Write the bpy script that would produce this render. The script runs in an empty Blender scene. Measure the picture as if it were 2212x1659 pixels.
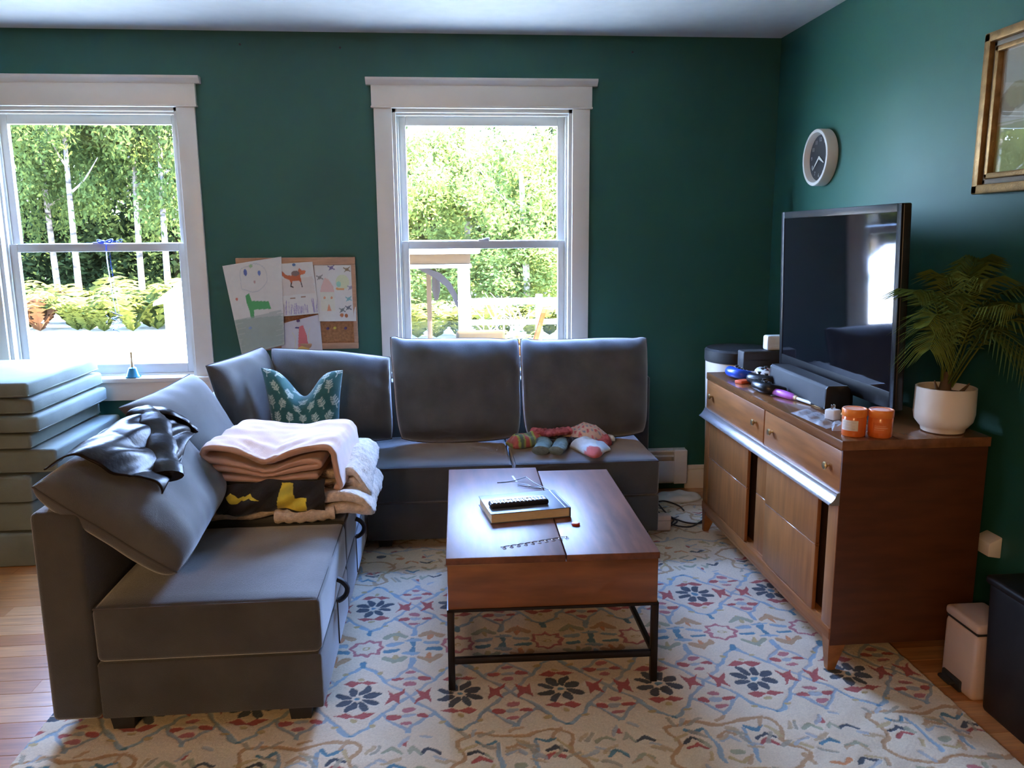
import bpy, bmesh, math, random
import numpy as np
from mathutils import Vector, Matrix, noise as mnoise
random.seed(7)
rng = np.random.default_rng(7)
SC = bpy.context.scene
COL = SC.collection

# ------------------------------------------------------------------ camera
yaw, pitch, roll, FPX, CAMH = 0.08347549, 0.18022961, -0.0072263, 1740.0, 1.45
cy, sy, cp, sp = math.cos(yaw), math.sin(yaw), math.cos(pitch), math.sin(pitch)
fwd = Vector((sy*cp, cy*cp, -sp)); rgt = Vector((cy, -sy, 0)); upv = rgt.cross(fwd)
cr, sr = math.cos(roll), math.sin(roll)
r2 = rgt*cr + upv*sr; u2 = upv*cr - rgt*sr
cam = bpy.data.cameras.new('camera'); camo = bpy.data.objects.new('camera', cam); COL.objects.link(camo)
cam.sensor_width = 36.0; cam.lens = 36.0*FPX/2212.0; cam.clip_end = 300; cam.clip_start = .02
camo.matrix_world = Matrix(((r2.x, u2.x, -fwd.x, 0), (r2.y, u2.y, -fwd.y, 0), (r2.z, u2.z, -fwd.z, CAMH), (0, 0, 0, 1)))
SC.camera = camo

# ------------------------------------------------------------------ light
vs = SC.view_settings
vs.view_transform = 'Standard'; vs.look = 'None'; vs.gamma = 1.0; vs.use_curve_mapping = False
vs.exposure = 0.0
world = bpy.data.worlds.new('sky'); SC.world = world; world.use_nodes = True
nt = world.node_tree; nt.nodes.clear()
wo = nt.nodes.new('ShaderNodeOutputWorld'); bg = nt.nodes.new('ShaderNodeBackground')
tc = nt.nodes.new('ShaderNodeTexCoord'); sep = nt.nodes.new('ShaderNodeSeparateXYZ')
rmp = nt.nodes.new('ShaderNodeValToRGB')
rmp.color_ramp.elements[0].position = 0.0; rmp.color_ramp.elements[0].color = (.52, .70, 1.0, 1)
rmp.color_ramp.elements[1].position = .8; rmp.color_ramp.elements[1].color = (.18, .38, 1.0, 1)
nt.links.new(tc.outputs['Generated'], sep.inputs[0]); nt.links.new(sep.outputs[2], rmp.inputs[0])
nt.links.new(rmp.outputs[0], bg.inputs[0]); bg.inputs[1].default_value = 98.0
nt.links.new(bg.outputs[0], wo.inputs[0])

def add_light(name, typ, loc, rot, energy, color, **kw):
    l = bpy.data.lights.new(name, typ); o = bpy.data.objects.new(name, l); COL.objects.link(o)
    o.location = loc; o.rotation_euler = rot; l.energy = energy; l.color = color
    for k, v in kw.items(): setattr(l, k, v)
    return o
so = add_light('sun', 'SUN', (8, -6, 20), (0, 0, 0), 430.0, (1, .86, .62), angle=.01)
so.rotation_euler = Vector((-.55, .16, -.82)).to_track_quat('-Z', 'Y').to_euler()
# warm fill light added behind the camera, unseen, for the warm ambient
add_light('warm_fill', 'AREA', (-1.55, -2.1, 2.42), (math.radians(24), 0, 0), 128.0, (1, .62, .29), shape='DISK', size=1.3)
for n_, (px0, px1) in (('window_portal', (-2.2, -1.42)), ('window_portal', (-.16, .61))):
    o = add_light(n_, 'AREA', ((px0+px1)/2, 4.60, 1.43), (math.radians(-90), 0, 0), 1, (1, 1, 1), shape='RECTANGLE', size=px1-px0+.12)
    o.data.size_y = 1.36; o.data.cycles.is_portal = True
SC.cycles.use_denoising = True
SC.cycles.max_bounces = 7; SC.cycles.diffuse_bounces = 4; SC.cycles.glossy_bounces = 3
SC.cycles.transparent_max_bounces = 10; SC.cycles.sample_clamp_indirect = 12
SC.cycles.use_adaptive_sampling = True; SC.cycles.adaptive_threshold = .04

# ------------------------------------------------------------------ materials
def nd(nt, t, **kw):
    n = nt.nodes.new(t)
    for k, v in kw.items(): setattr(n, k, v)
    return n
def mat(name, col, rough=.6, metal=0., spec=.5, var=.10, scale=14., stretch=(1, 1, 1), bump=0., bscale=180., sheen=0.,
        coat=0., vcol=False, col2=None, trans=0., coatr=.1, aniso=0):
    m = bpy.data.materials.new(name); m.use_nodes = True; nt = m.node_tree
    p = nt.nodes['Principled BSDF']
    tc = nd(nt, 'ShaderNodeTexCoord'); mp = nd(nt, 'ShaderNodeMapping'); mp.inputs['Scale'].default_value = stretch
    nt.links.new(tc.outputs['Object'], mp.inputs[0])
    nz = nd(nt, 'ShaderNodeTexNoise'); nz.inputs['Scale'].default_value = scale; nz.inputs['Detail'].default_value = 5
    nt.links.new(mp.outputs[0], nz.inputs[0])
    mx = nd(nt, 'ShaderNodeMix', data_type='RGBA')
    rg = nd(nt, 'ShaderNodeMapRange'); rg.inputs[1].default_value = .3; rg.inputs[2].default_value = .7
    nt.links.new(nz.outputs[0], rg.inputs[0]); nt.links.new(rg.outputs[0], mx.inputs[0])
    c = tuple(col)
    if vcol:
        at = nd(nt, 'ShaderNodeAttribute'); at.attribute_name = 'Col'
        ml = nd(nt, 'ShaderNodeMix', data_type='RGBA', blend_type='MULTIPLY'); ml.inputs[0].default_value = 1
        mx.inputs[6].default_value = (1-var, 1-var, 1-var, 1); mx.inputs[7].default_value = (1, 1, 1, 1)
        nt.links.new(at.outputs[0], ml.inputs[6]); nt.links.new(mx.outputs[2], ml.inputs[7])
        nt.links.new(ml.outputs[2], p.inputs['Base Color'])
    else:
        a = [x*(1-var) for x in c]; b = col2 if col2 else [min(1, x*(1+var)) for x in c]
        mx.inputs[6].default_value = (*a, 1); mx.inputs[7].default_value = (*b, 1)
        nt.links.new(mx.outputs[2], p.inputs['Base Color'])
    p.inputs['Roughness'].default_value = rough; p.inputs['Metallic'].default_value = metal
    p.inputs['Specular IOR Level'].default_value = spec
    p.inputs['Sheen Weight'].default_value = sheen; p.inputs['Sheen Roughness'].default_value = .4
    p.inputs['Coat Weight'].default_value = coat; p.inputs['Coat Roughness'].default_value = coatr
    p.inputs['Transmission Weight'].default_value = trans
    if bump:
        nb = nd(nt, 'ShaderNodeTexNoise'); nb.inputs['Scale'].default_value = bscale; nb.inputs['Detail'].default_value = 3
        nt.links.new(mp.outputs[0], nb.inputs[0])
        bp = nd(nt, 'ShaderNodeBump'); bp.inputs['Strength'].default_value = bump; bp.inputs['Distance'].default_value = .004
        nt.links.new(nb.outputs[0], bp.inputs['Height']); nt.links.new(bp.outputs[0], p.inputs['Normal'])
    return m
def leafmat(name, col, var=.45, tl=.45, scale=1.2):
    m = bpy.data.materials.new(name); m.use_nodes = True; nt = m.node_tree; nt.nodes.clear()
    out = nd(nt, 'ShaderNodeOutputMaterial'); d = nd(nt, 'ShaderNodeBsdfDiffuse'); t = nd(nt, 'ShaderNodeBsdfTranslucent')
    ms = nd(nt, 'ShaderNodeMixShader'); ms.inputs[0].default_value = tl
    nz = nd(nt, 'ShaderNodeTexNoise'); nz.inputs['Scale'].default_value = scale; nz.inputs['Detail'].default_value = 6
    tc = nd(nt, 'ShaderNodeTexCoord'); nt.links.new(tc.outputs['Object'], nz.inputs[0])
    mx = nd(nt, 'ShaderNodeMix', data_type='RGBA'); nt.links.new(nz.outputs[0], mx.inputs[0])
    mx.inputs[6].default_value = (*[c*(1-var) for c in col], 1); mx.inputs[7].default_value = (*[c*(1+var) for c in col], 1)
    for s in (d, t): nt.links.new(mx.outputs[2], s.inputs[0])
    nt.links.new(d.outputs[0], ms.inputs[1]); nt.links.new(t.outputs[0], ms.inputs[2]); nt.links.new(ms.outputs[0], out.inputs[0])
    return m
def glassmat(name, tint=(1, 1, 1), refl=.07):
    m = bpy.data.materials.new(name); m.use_nodes = True; nt = m.node_tree; nt.nodes.clear()
    out = nd(nt, 'ShaderNodeOutputMaterial'); t = nd(nt, 'ShaderNodeBsdfTransparent'); t.inputs[0].default_value = (*tint, 1)
    g = nd(nt, 'ShaderNodeBsdfGlossy'); g.inputs['Roughness'].default_value = .01
    ms = nd(nt, 'ShaderNodeMixShader'); ms.inputs[0].default_value = refl
    nt.links.new(t.outputs[0], ms.inputs[1]); nt.links.new(g.outputs[0], ms.inputs[2]); nt.links.new(ms.outputs[0], out.inputs[0])
    return m

WALL = mat('green_wall_paint', (.019, .096, .072), .50, spec=.32, var=.05, scale=3, bump=.05, bscale=300)
BEIGE = mat('beige_wall_paint', (.62, .52, .40), .6, var=.05)
CEIL = mat('ceiling_paint', (.74, .73, .70), .8, var=.03, bump=.05, bscale=120)
TRIM = mat('white_trim_paint', (.74, .69, .60), .35, var=.03, scale=5)
VINYL = mat('white_vinyl', (.52, .50, .45), .4, var=.03, scale=5)
PANE = glassmat('window_glass')
FLOORM = [mat('oak_laminate_%d' % i, c, .32, var=.22, scale=5, stretch=(1, 14, 1), coat=.1, coatr=.3)
          for i, c in enumerate(((.46, .20, .068), (.54, .25, .090), (.42, .17, .055), (.57, .28, .110)))]
SUBF = mat('dark_subfloor', (.10, .05, .025), .8)
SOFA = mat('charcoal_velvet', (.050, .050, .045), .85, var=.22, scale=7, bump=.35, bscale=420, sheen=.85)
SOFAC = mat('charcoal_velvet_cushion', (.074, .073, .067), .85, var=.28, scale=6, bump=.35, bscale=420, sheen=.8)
PIPE = mat('charcoal_piping', (.06, .056, .053), .8, var=.05)
BLK = mat('black_plastic', (.012, .012, .013), .32, var=.1)
BLKR = mat('black_matte_plastic', (.02, .02, .021), .6, var=.1)
LEATHER = mat('black_leather', (.013, .008, .005), .38, spec=.13, var=.3, scale=20, bump=.25, bscale=60)
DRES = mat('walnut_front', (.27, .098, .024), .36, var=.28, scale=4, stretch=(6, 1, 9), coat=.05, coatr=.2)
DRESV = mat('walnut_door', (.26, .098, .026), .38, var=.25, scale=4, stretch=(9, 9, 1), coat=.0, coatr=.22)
DRESS = mat('walnut_side_shaded', (.085, .026, .008), .5, var=.22, scale=4, stretch=(1.5, 8, 8), spec=.35)  # side walnut much darker than the front: its shade is put into the colour
DREST = mat('walnut_top', (.19, .075, .026), .22, var=.25, scale=4, stretch=(9, 1, 8), coat=.6, coatr=.09)
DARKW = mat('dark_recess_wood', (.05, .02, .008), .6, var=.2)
BRASS = mat('aged_brass', (.55, .42, .22), .3, metal=1, var=.2)
TBL = mat('cherry_table', (.20, .075, .026), .40, var=.30, scale=4, stretch=(1.2, 7, 7), coat=.1, coatr=.2)
TBLT = mat('cherry_table_top', (.15, .056, .028), .43, var=.35, scale=4, stretch=(7, 1.0, 7), spec=.42, coat=.0, coatr=.34, bump=.04, bscale=60)
STEEL = mat('dark_steel', (.035, .028, .025), .38, metal=.8, var=.15)
FOAM = mat('sage_suede', (.155, .175, .135), .9, var=.12, scale=8, bump=.2, bscale=300, sheen=.12)
WHITE = mat('white_plastic', (.75, .74, .70), .4, var=.03)
CREAM = mat('cream_ceramic', (.78, .70, .60), .35, var=.04)
PAPERM = mat('paper', (1, 1, 1), .85, vcol=True, var=.05, scale=40)
PRINT = mat('printed_cloth', (1, 1, 1), .9, vcol=True, var=.12, scale=60, bump=.3, bscale=300, sheen=.3)
RUGM = mat('tufted_wool', (1, 1, 1), .95, vcol=True, var=.10, scale=160, bump=.5, bscale=500, sheen=.2)

# ------------------------------------------------------------------ mesh helpers
class MB:
    def __init__(s): s.bm = bmesh.new()
    def _merge(s, b, m=None):
        if m is not None: b.transform(m)
        me = bpy.data.meshes.new('t'); b.to_mesh(me); b.free(); s.bm.from_mesh(me); bpy.data.meshes.remove(me); return s
    def box(s, x0, x1, y0, y1, z0, z1, bev=0, seg=2, m=None):
        b = bmesh.new(); bmesh.ops.create_cube(b, size=1)
        b.transform(Matrix.Translation(((x0+x1)/2, (y0+y1)/2, (z0+z1)/2)) @ Matrix.Diagonal((abs(x1-x0), abs(y1-y0), abs(z1-z0), 1)))
        if bev: bmesh.ops.bevel(b, geom=list(b.edges), offset=bev, segments=seg, profile=.5, affect='EDGES')
        return s._merge(b, m)
    def tube(s, pts, r, n=8, cap=True, closed=False, flat=1.0, m=None):
        b = bmesh.new(); pts = [Vector(p) for p in pts]; N = len(pts)
        rs = r if hasattr(r, '__len__') else [r]*N
        rings = []; prev = None
        for i, p in enumerate(pts):
            a = pts[(i-1) % N] if (closed or i > 0) else p; c = pts[(i+1) % N] if (closed or i < N-1) else p
            t = (c-a).normalized()
            if prev is None:
                ref = Vector((0, 0, 1)) if abs(t.z) < .9 else Vector((1, 0, 0))
                side = t.cross(ref).normalized()
            else:
                side = (prev - t*prev.dot(t)).normalized()
            prev = side; nn = side.cross(t)
            rings.append([b.verts.new(p + (side*math.cos(2*math.pi*k/n) + nn*math.sin(2*math.pi*k/n)*flat)*rs[i]) for k in range(n)])
        for i in range(N if closed else N-1):
            A, Bq = rings[i], rings[(i+1) % N]
            for k in range(n): b.faces.new((A[k], A[(k+1) % n], Bq[(k+1) % n], Bq[k]))
        if cap and not closed:
            b.faces.new(rings[0][::-1]); b.faces.new(rings[-1])
        bmesh.ops.recalc_face_normals(b, faces=b.faces)
        return s._merge(b, m)
    def lathe(s, prof, c=(0, 0, 0), n=32, m=None, axis='z'):
        b = bmesh.new(); rings = []
        for r, z in prof:
            if r < 1e-6: rings.append([b.verts.new((0, 0, z))])
            else: rings.append([b.verts.new((r*math.cos(2*math.pi*k/n), r*math.sin(2*math.pi*k/n), z)) for k in range(n)])
        for A, Bq in zip(rings, rings[1:]):
            for k in range(n):
                k2 = (k+1) % n
                if len(A) == 1 and len(Bq) == 1: continue
                if len(A) == 1: b.faces.new((A[0], Bq[k2], Bq[k]))
                elif len(Bq) == 1: b.faces.new((A[k], A[k2], Bq[0]))
                else: b.faces.new((A[k], A[k2], Bq[k2], Bq[k]))
        bmesh.ops.recalc_face_normals(b, faces=b.faces)
        if axis == 'x': b.transform(Matrix.Rotation(math.radians(-90), 4, 'Y'))
        if axis == 'y': b.transform(Matrix.Rotation(math.radians(90), 4, 'X'))
        b.transform(Matrix.Translation(c))
        return s._merge(b, m)
    def prism(s, poly, axis, a, c, bev=0, m=None):
        """poly in the two other axes (x,y / x,z / y,z), extruded along axis a..c"""
        b = bmesh.new()
        def P(p, t):
            return {'x': (t, p[0], p[1]), 'y': (p[0], t, p[1]), 'z': (p[0], p[1], t)}[axis]
        A = [b.verts.new(P(p, a)) for p in poly]; Bq = [b.verts.new(P(p, c)) for p in poly]; n = len(poly)
        for i in range(n): b.faces.new((A[i], A[(i+1) % n], Bq[(i+1) % n], Bq[i]))
        b.faces.new(A[::-1]); b.faces.new(Bq)
        bmesh.ops.recalc_face_normals(b, faces=b.faces)
        if bev: bmesh.ops.bevel(b, geom=list(b.edges), offset=bev, segments=2, profile=.5, affect='EDGES')
        return s._merge(b, m)
    def sphere(s, c, r, sc=(1, 1, 1), u=16, v=10, m=None):
        b = bmesh.new(); bmesh.ops.create_uvsphere(b, u_segments=u, v_segments=v, radius=r)
        b.transform(Matrix.Translation(c) @ Matrix.Diagonal((*sc, 1)))
        return s._merge(b, m)
    def quad(s, a, b_, c, d):
        s.bm.faces.new([s.bm.verts.new(p) for p in (a, b_, c, d)]); return s

def link(name, me, m, parent=None, smooth=True):
    me.materials.append(m)
    if smooth:
        me.polygons.foreach_set('use_smooth', [True]*len(me.polygons)); me.set_sharp_from_angle(angle=math.radians(38))
    o = bpy.data.objects.new(name, me); COL.objects.link(o)
    if parent is not None:
        o.parent = parent; o.matrix_parent_inverse = WORLD(parent).inverted()
    return o
def WORLD(o):
    m = Matrix.LocRotScale(o.location, o.rotation_euler, o.scale)
    return (WORLD(o.parent) @ o.matrix_parent_inverse @ m) if o.parent else m
def obj(name, mb, m, parent=None, smooth=True):
    me = bpy.data.meshes.new(name); mb.bm.to_mesh(me); mb.bm.free()
    return link(name, me, m, parent, smooth)
def tag(o, label=None, cat=None, group=None, kind=None):
    if label: o['label'] = label
    if cat: o['category'] = cat
    if group: o['group'] = group
    if kind: o['kind'] = kind
    return o
def thing(name, label, cat, loc, group=None):
    o = bpy.data.objects.new(name, None); COL.objects.link(o); o.location = loc; o.empty_display_size = .05
    return tag(o, label, cat, group)
def struct(name, mb=None, m=None, loc=(0, 0, 0), parent=None):
    if mb is None:
        o = bpy.data.objects.new(name, None); COL.objects.link(o); o.location = loc
    else: o = obj(name, mb, m, parent)
    if parent is None: o['kind'] = 'structure'
    return o
def grid(name, P, m, parent=None, col=None, closed_u=False, smooth=True):
    """P: (nv, nu, 3) array -> quad sheet"""
    nv, nu = P.shape[:2]
    idx = np.arange(nv*nu).reshape(nv, nu)
    if closed_u: idx = np.concatenate([idx, idx[:, :1]], 1)
    F = np.stack([idx[:-1, :-1], idx[:-1, 1:], idx[1:, 1:], idx[1:, :-1]], -1).reshape(-1, 4)
    me = bpy.data.meshes.new(name)
    me.vertices.add(nv*nu); me.vertices.foreach_set('co', P.reshape(-1).astype(np.float32))
    me.loops.add(len(F)*4); me.loops.foreach_set('vertex_index', F.reshape(-1).astype(np.int32))
    me.polygons.add(len(F)); me.polygons.foreach_set('loop_start', np.arange(0, len(F)*4, 4, dtype=np.int32))
    me.update(calc_edges=True)
    if col is not None:
        a = me.color_attributes.new('Col', 'FLOAT_COLOR', 'POINT')
        a.data.foreach_set('color', np.concatenate([col.reshape(-1, 3), np.ones((nv*nu, 1))], 1).reshape(-1).astype(np.float32))
    me.materials.append(m)
    if smooth: me.polygons.foreach_set('use_smooth', [True]*len(F))
    o = bpy.data.objects.new(name, me); COL.objects.link(o)
    if parent is not None:
        o.parent = parent; o.matrix_parent_inverse = WORLD(parent).inverted()
    return o
def nz3(P, s, seed=0):
    """smooth pseudo noise from sines, vectorised, ~[-1,1]"""
    r = np.random.default_rng(seed); out = 0
    for k in range(6):
        d = r.normal(size=3); d /= np.linalg.norm(d); f = s*(.6+.9*r.random())
        out = out + np.sin(P[..., 0]*d[0]*f + P[..., 1]*d[1]*f + P[..., 2]*d[2]*f + r.random()*6.28)
    return out/3.2
# painting on (u,v) arrays
def p_ell(C, U, V, c, rx, ry, rgb, rot=0, a=1.):
    du, dv = U-c[0], V-c[1]; ca, sa = math.cos(rot), math.sin(rot)
    x, y = du*ca+dv*sa, -du*sa+dv*ca
    k = ((x/rx)**2+(y/ry)**2 < 1); C[k] = C[k]*(1-a)+np.array(rgb)*a
def p_line(C, U, V, pts, w, rgb, a=1.):
    k = np.zeros(U.shape, bool)
    for (x0, y0), (x1, y1) in zip(pts, pts[1:]):
        dx, dy = x1-x0, y1-y0; L = dx*dx+dy*dy+1e-12
        t = np.clip(((U-x0)*dx+(V-y0)*dy)/L, 0, 1)
        k |= ((U-x0-t*dx)**2+(V-y0-t*dy)**2 < w*w)
    C[k] = C[k]*(1-a)+np.array(rgb)*a
def p_poly(C, U, V, pts, rgb, a=1.):
    k = np.zeros(U.shape, bool); n = len(pts); j = n-1
    for i in range(n):
        xi, yi = pts[i]; xj, yj = pts[j]
        k ^= ((yi > V) != (yj > V)) & (U < (xj-xi)*(V-yi)/(yj-yi+1e-12)+xi); j = i
    C[k] = C[k]*(1-a)+np.array(rgb)*a
def wavy(pts, n=6, amp=.006, seed=1):
    r = random.Random(seed); out = []
    for (x0, y0), (x1, y1) in zip(pts, pts[1:]):
        for k in range(n): t = k/n; out.append((x0+(x1-x0)*t+r.uniform(-amp, amp), y0+(y1-y0)*t+r.uniform(-amp, amp)))
    return out+[pts[-1]]
def curve(pts, n=24):
    """Catmull-Rom through points"""
    pts = [Vector(p) for p in pts]; q = [2*pts[0]-pts[1]]+pts+[2*pts[-1]-pts[-2]]; out = []
    S = len(pts)-1
    for s in range(S):
        a, b, c, d = q[s:s+4]
        for k in range(max(2, n//S)):
            t = k/max(2, n//S)
            out.append(.5*((2*b)+(c-a)*t+(2*a-5*b+4*c-d)*t*t+(3*b-a-3*c+d)*t**3))
    return out+[pts[-1]]

# ================================================================== room shell
YB, XR, ZC = 4.43, 1.83, 2.487
XL, YF = -3.9, -3.2
WIN = {1: (-2.288, -1.337), 2: (-.249, .702)}          # casing-to-casing opening
WZ0, WZ1 = .722, 2.115
wb = MB()
xs = [XL-.15, WIN[1][0], WIN[1][1], WIN[2][0], WIN[2][1], XR+.15]
for a, b in ((0, 1), (2, 3), (4, 5)): wb.box(xs[a], xs[b], YB, YB+.16, -.4, ZC+.1)
for k in (1, 2):
    wb.box(WIN[k][0], WIN[k][1], YB, YB+.16, -.4, WZ0); wb.box(WIN[k][0], WIN[k][1], YB, YB+.16, WZ1, ZC+.1)
struct('wall_back', wb, WALL)
struct('wall_right', MB().box(XR, XR+.15, YF, YB, -.4, ZC+.1), WALL)
struct('wall_left', MB().box(XL-.15, XL, YF, YB, -.4, ZC+.1), WALL)
struct('wall_front', MB().box(XL-.15, XR+.15, YF-.15, YF, -.4, ZC+.1), BEIGE)
struct('ceiling', MB().box(XL, XR, YF, YB, ZC, ZC+.1), CEIL)
fl = struct('floor', MB().box(XL, XR, YF, YB, -.12, -.014), SUBF)
# laminate planks near the visible strips; each its own part
PLM = {}
def plank(L, W, k):
    key = (round(L, 3), k)
    if key not in PLM:
        b = MB().box(0, L, 0, W-.0012, -.014, 0, .0008, 1); me = bpy.data.meshes.new('plank'); b.bm.to_mesh(me); b.bm.free()
        me.materials.append(FLOORM[k]); PLM[key] = me
    return PLM[key]
PW = .083; row = 0; yy = YF
while yy < YB-.001:
    w = min(PW, YB-yy); x = XL; off = (row*.37) % 1.0
    first = True
    full = yy > 1.4
    while x < XR-.001:
        L = (1.0 if full else 2.6)
        if first: L = max(.15, L*off); first = False
        L = min(L, XR-x)
        if full and -1.05 < x and x+L < 1.2 and yy < 4.1:       # under the rug, out of sight: long boards
            L = min(1.2-x if 1.2-x > .2 else L, XR-x)
        me = plank(L, PW, (row*7+int(x*3.1)*5) % 4)
        o = bpy.data.objects.new('plank', me); COL.objects.link(o); o.parent = fl; o.location = (x, yy, 0)
        if w < PW: o.scale = (1, w/PW, 1)
        x += L
    yy += PW; row += 1
def base(name, x0, x1, y0, y1): struct(name, MB().box(x0, x1, y0, y1, 0, .115, .003).box(x0+(.004 if x1-x0 < .1 else 0), x1, y0+(.004 if y1-y0 < .1 else 0), y1, .115, .14, .004), TRIM)
base('baseboard_back', 1.375, XR-.016, YB-.016, YB)
base('baseboard_right', XR-.016, XR, 2.55, YB-.02)
base('baseboard_left', XL, XL+.016, YF, YB)

def window(k, n):
    x0, x1 = WIN[k]
    r = struct(n, loc=((x0+x1)/2, YB, WZ0))
    y = YB
    obj('casing', MB().box(x0-.093, x0, y-.020, y, .70, WZ1, .002), TRIM, r)
    obj('casing', MB().box(x1, x1+.093, y-.020, y, .70, WZ1, .002), TRIM, r)
    obj('head_casing', MB().box(x0-.103, x1+.103, y-.026, y, WZ1, 2.235, .002).box(x0-.106, x1+.106, y-.030, y, WZ1, WZ1+.010, .002), TRIM, r)
    obj('cap_moulding', MB().prism([(y, 2.228), (y-.030, 2.228), (y-.036, 2.236), (y-.052, 2.250), (y-.056, 2.262), (y, 2.262)], 'x', x0-.128, x1+.130, .001), TRIM, r)
    obj('sill', MB().box(x0-.125, x1+.125, y-.055, y+.06, .702, .726, .005).box(x0, x1, y+.05, y+.12, .70, .735, .003), TRIM, r)
    obj('apron', MB().box(x0-.093, x1+.093, y-.018, y, .60, .702, .002), TRIM, r)
    t = .018
    obj('jamb', MB().box(x0, x0+t, y, y+.15, WZ0, WZ1).box(x1-t, x1, y, y+.15, WZ0, WZ1).box(x0, x1, y, y+.15, WZ1-t, WZ1)
        .box(x0+t, x0+t+.010, y+.045, y+.055, WZ0, WZ1).box(x1-t-.010, x1-t, y+.045, y+.055, WZ0, WZ1)
        .box(x0+t, x0+t+.010, y+.09, y+.098, WZ0, WZ1).box(x1-t-.010, x1-t, y+.09, y+.098, WZ0, WZ1)
        .box(x0, x1, y+.03, y+.045, WZ1-.030, WZ1-t), VINYL, r)
    a, b = x0+t, x1-t
    def sash(nm, z0, z1, ya, yb, st, rb, rt):
        s = obj(nm, MB().box(a, a+st, ya, yb, z0, z1, .003).box(b-st, b, ya, yb, z0, z1, .003)
                .box(a+st, b-st, ya, yb, z0, z0+rb, .003).box(a+st, b-st, ya, yb, z1-rt, z1, .003), VINYL, r)
        obj('pane', MB().box(a+st-.004, b-st+.004, (ya+yb)/2-.002, (ya+yb)/2+.002, z0+rb-.004, z1-rt+.004), PANE, s, smooth=False)
        return s
    sash('upper_sash', 1.395, WZ1-.022, y+.100, y+.130, .046, .04, .050)
    ls = sash('lower_sash', .735, 1.432, y+.058, y+.088, .048, .052, .042)
    obj('sash_lock', MB().box((a+b)/2-.03, (a+b)/2+.03, y+.060, y+.086, 1.432, 1.440, .003).tube([((a+b)/2-.005, y+.07, 1.44), ((a+b)/2+.03, y+.062, 1.446)], .005), VINYL, r)
    return r
window(1, 'window_1'); window(2, 'window_2')
for i, (x, z) in enumerate(((-1.0, 2.42), (-.50, 2.41), (1.02, 2.405))):
    tag(obj('nail', MB().lathe([(0, 0), (.006, 0), (.006, .004), (.002, .005), (.002, .02), (0, .02)], (0, 0, 0), 8, m=Matrix.Translation((x, YB-.012, z)) @ Matrix.Rotation(math.radians(-90), 4, 'X')), BLKR),
        ('dark nail in the green wall near the ceiling, above the left window gap', 'dark nail in the green wall above the corkboard side', 'dark nail high in the green wall right of the middle window')[i], 'nail', 'nails left in the back wall')

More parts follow.
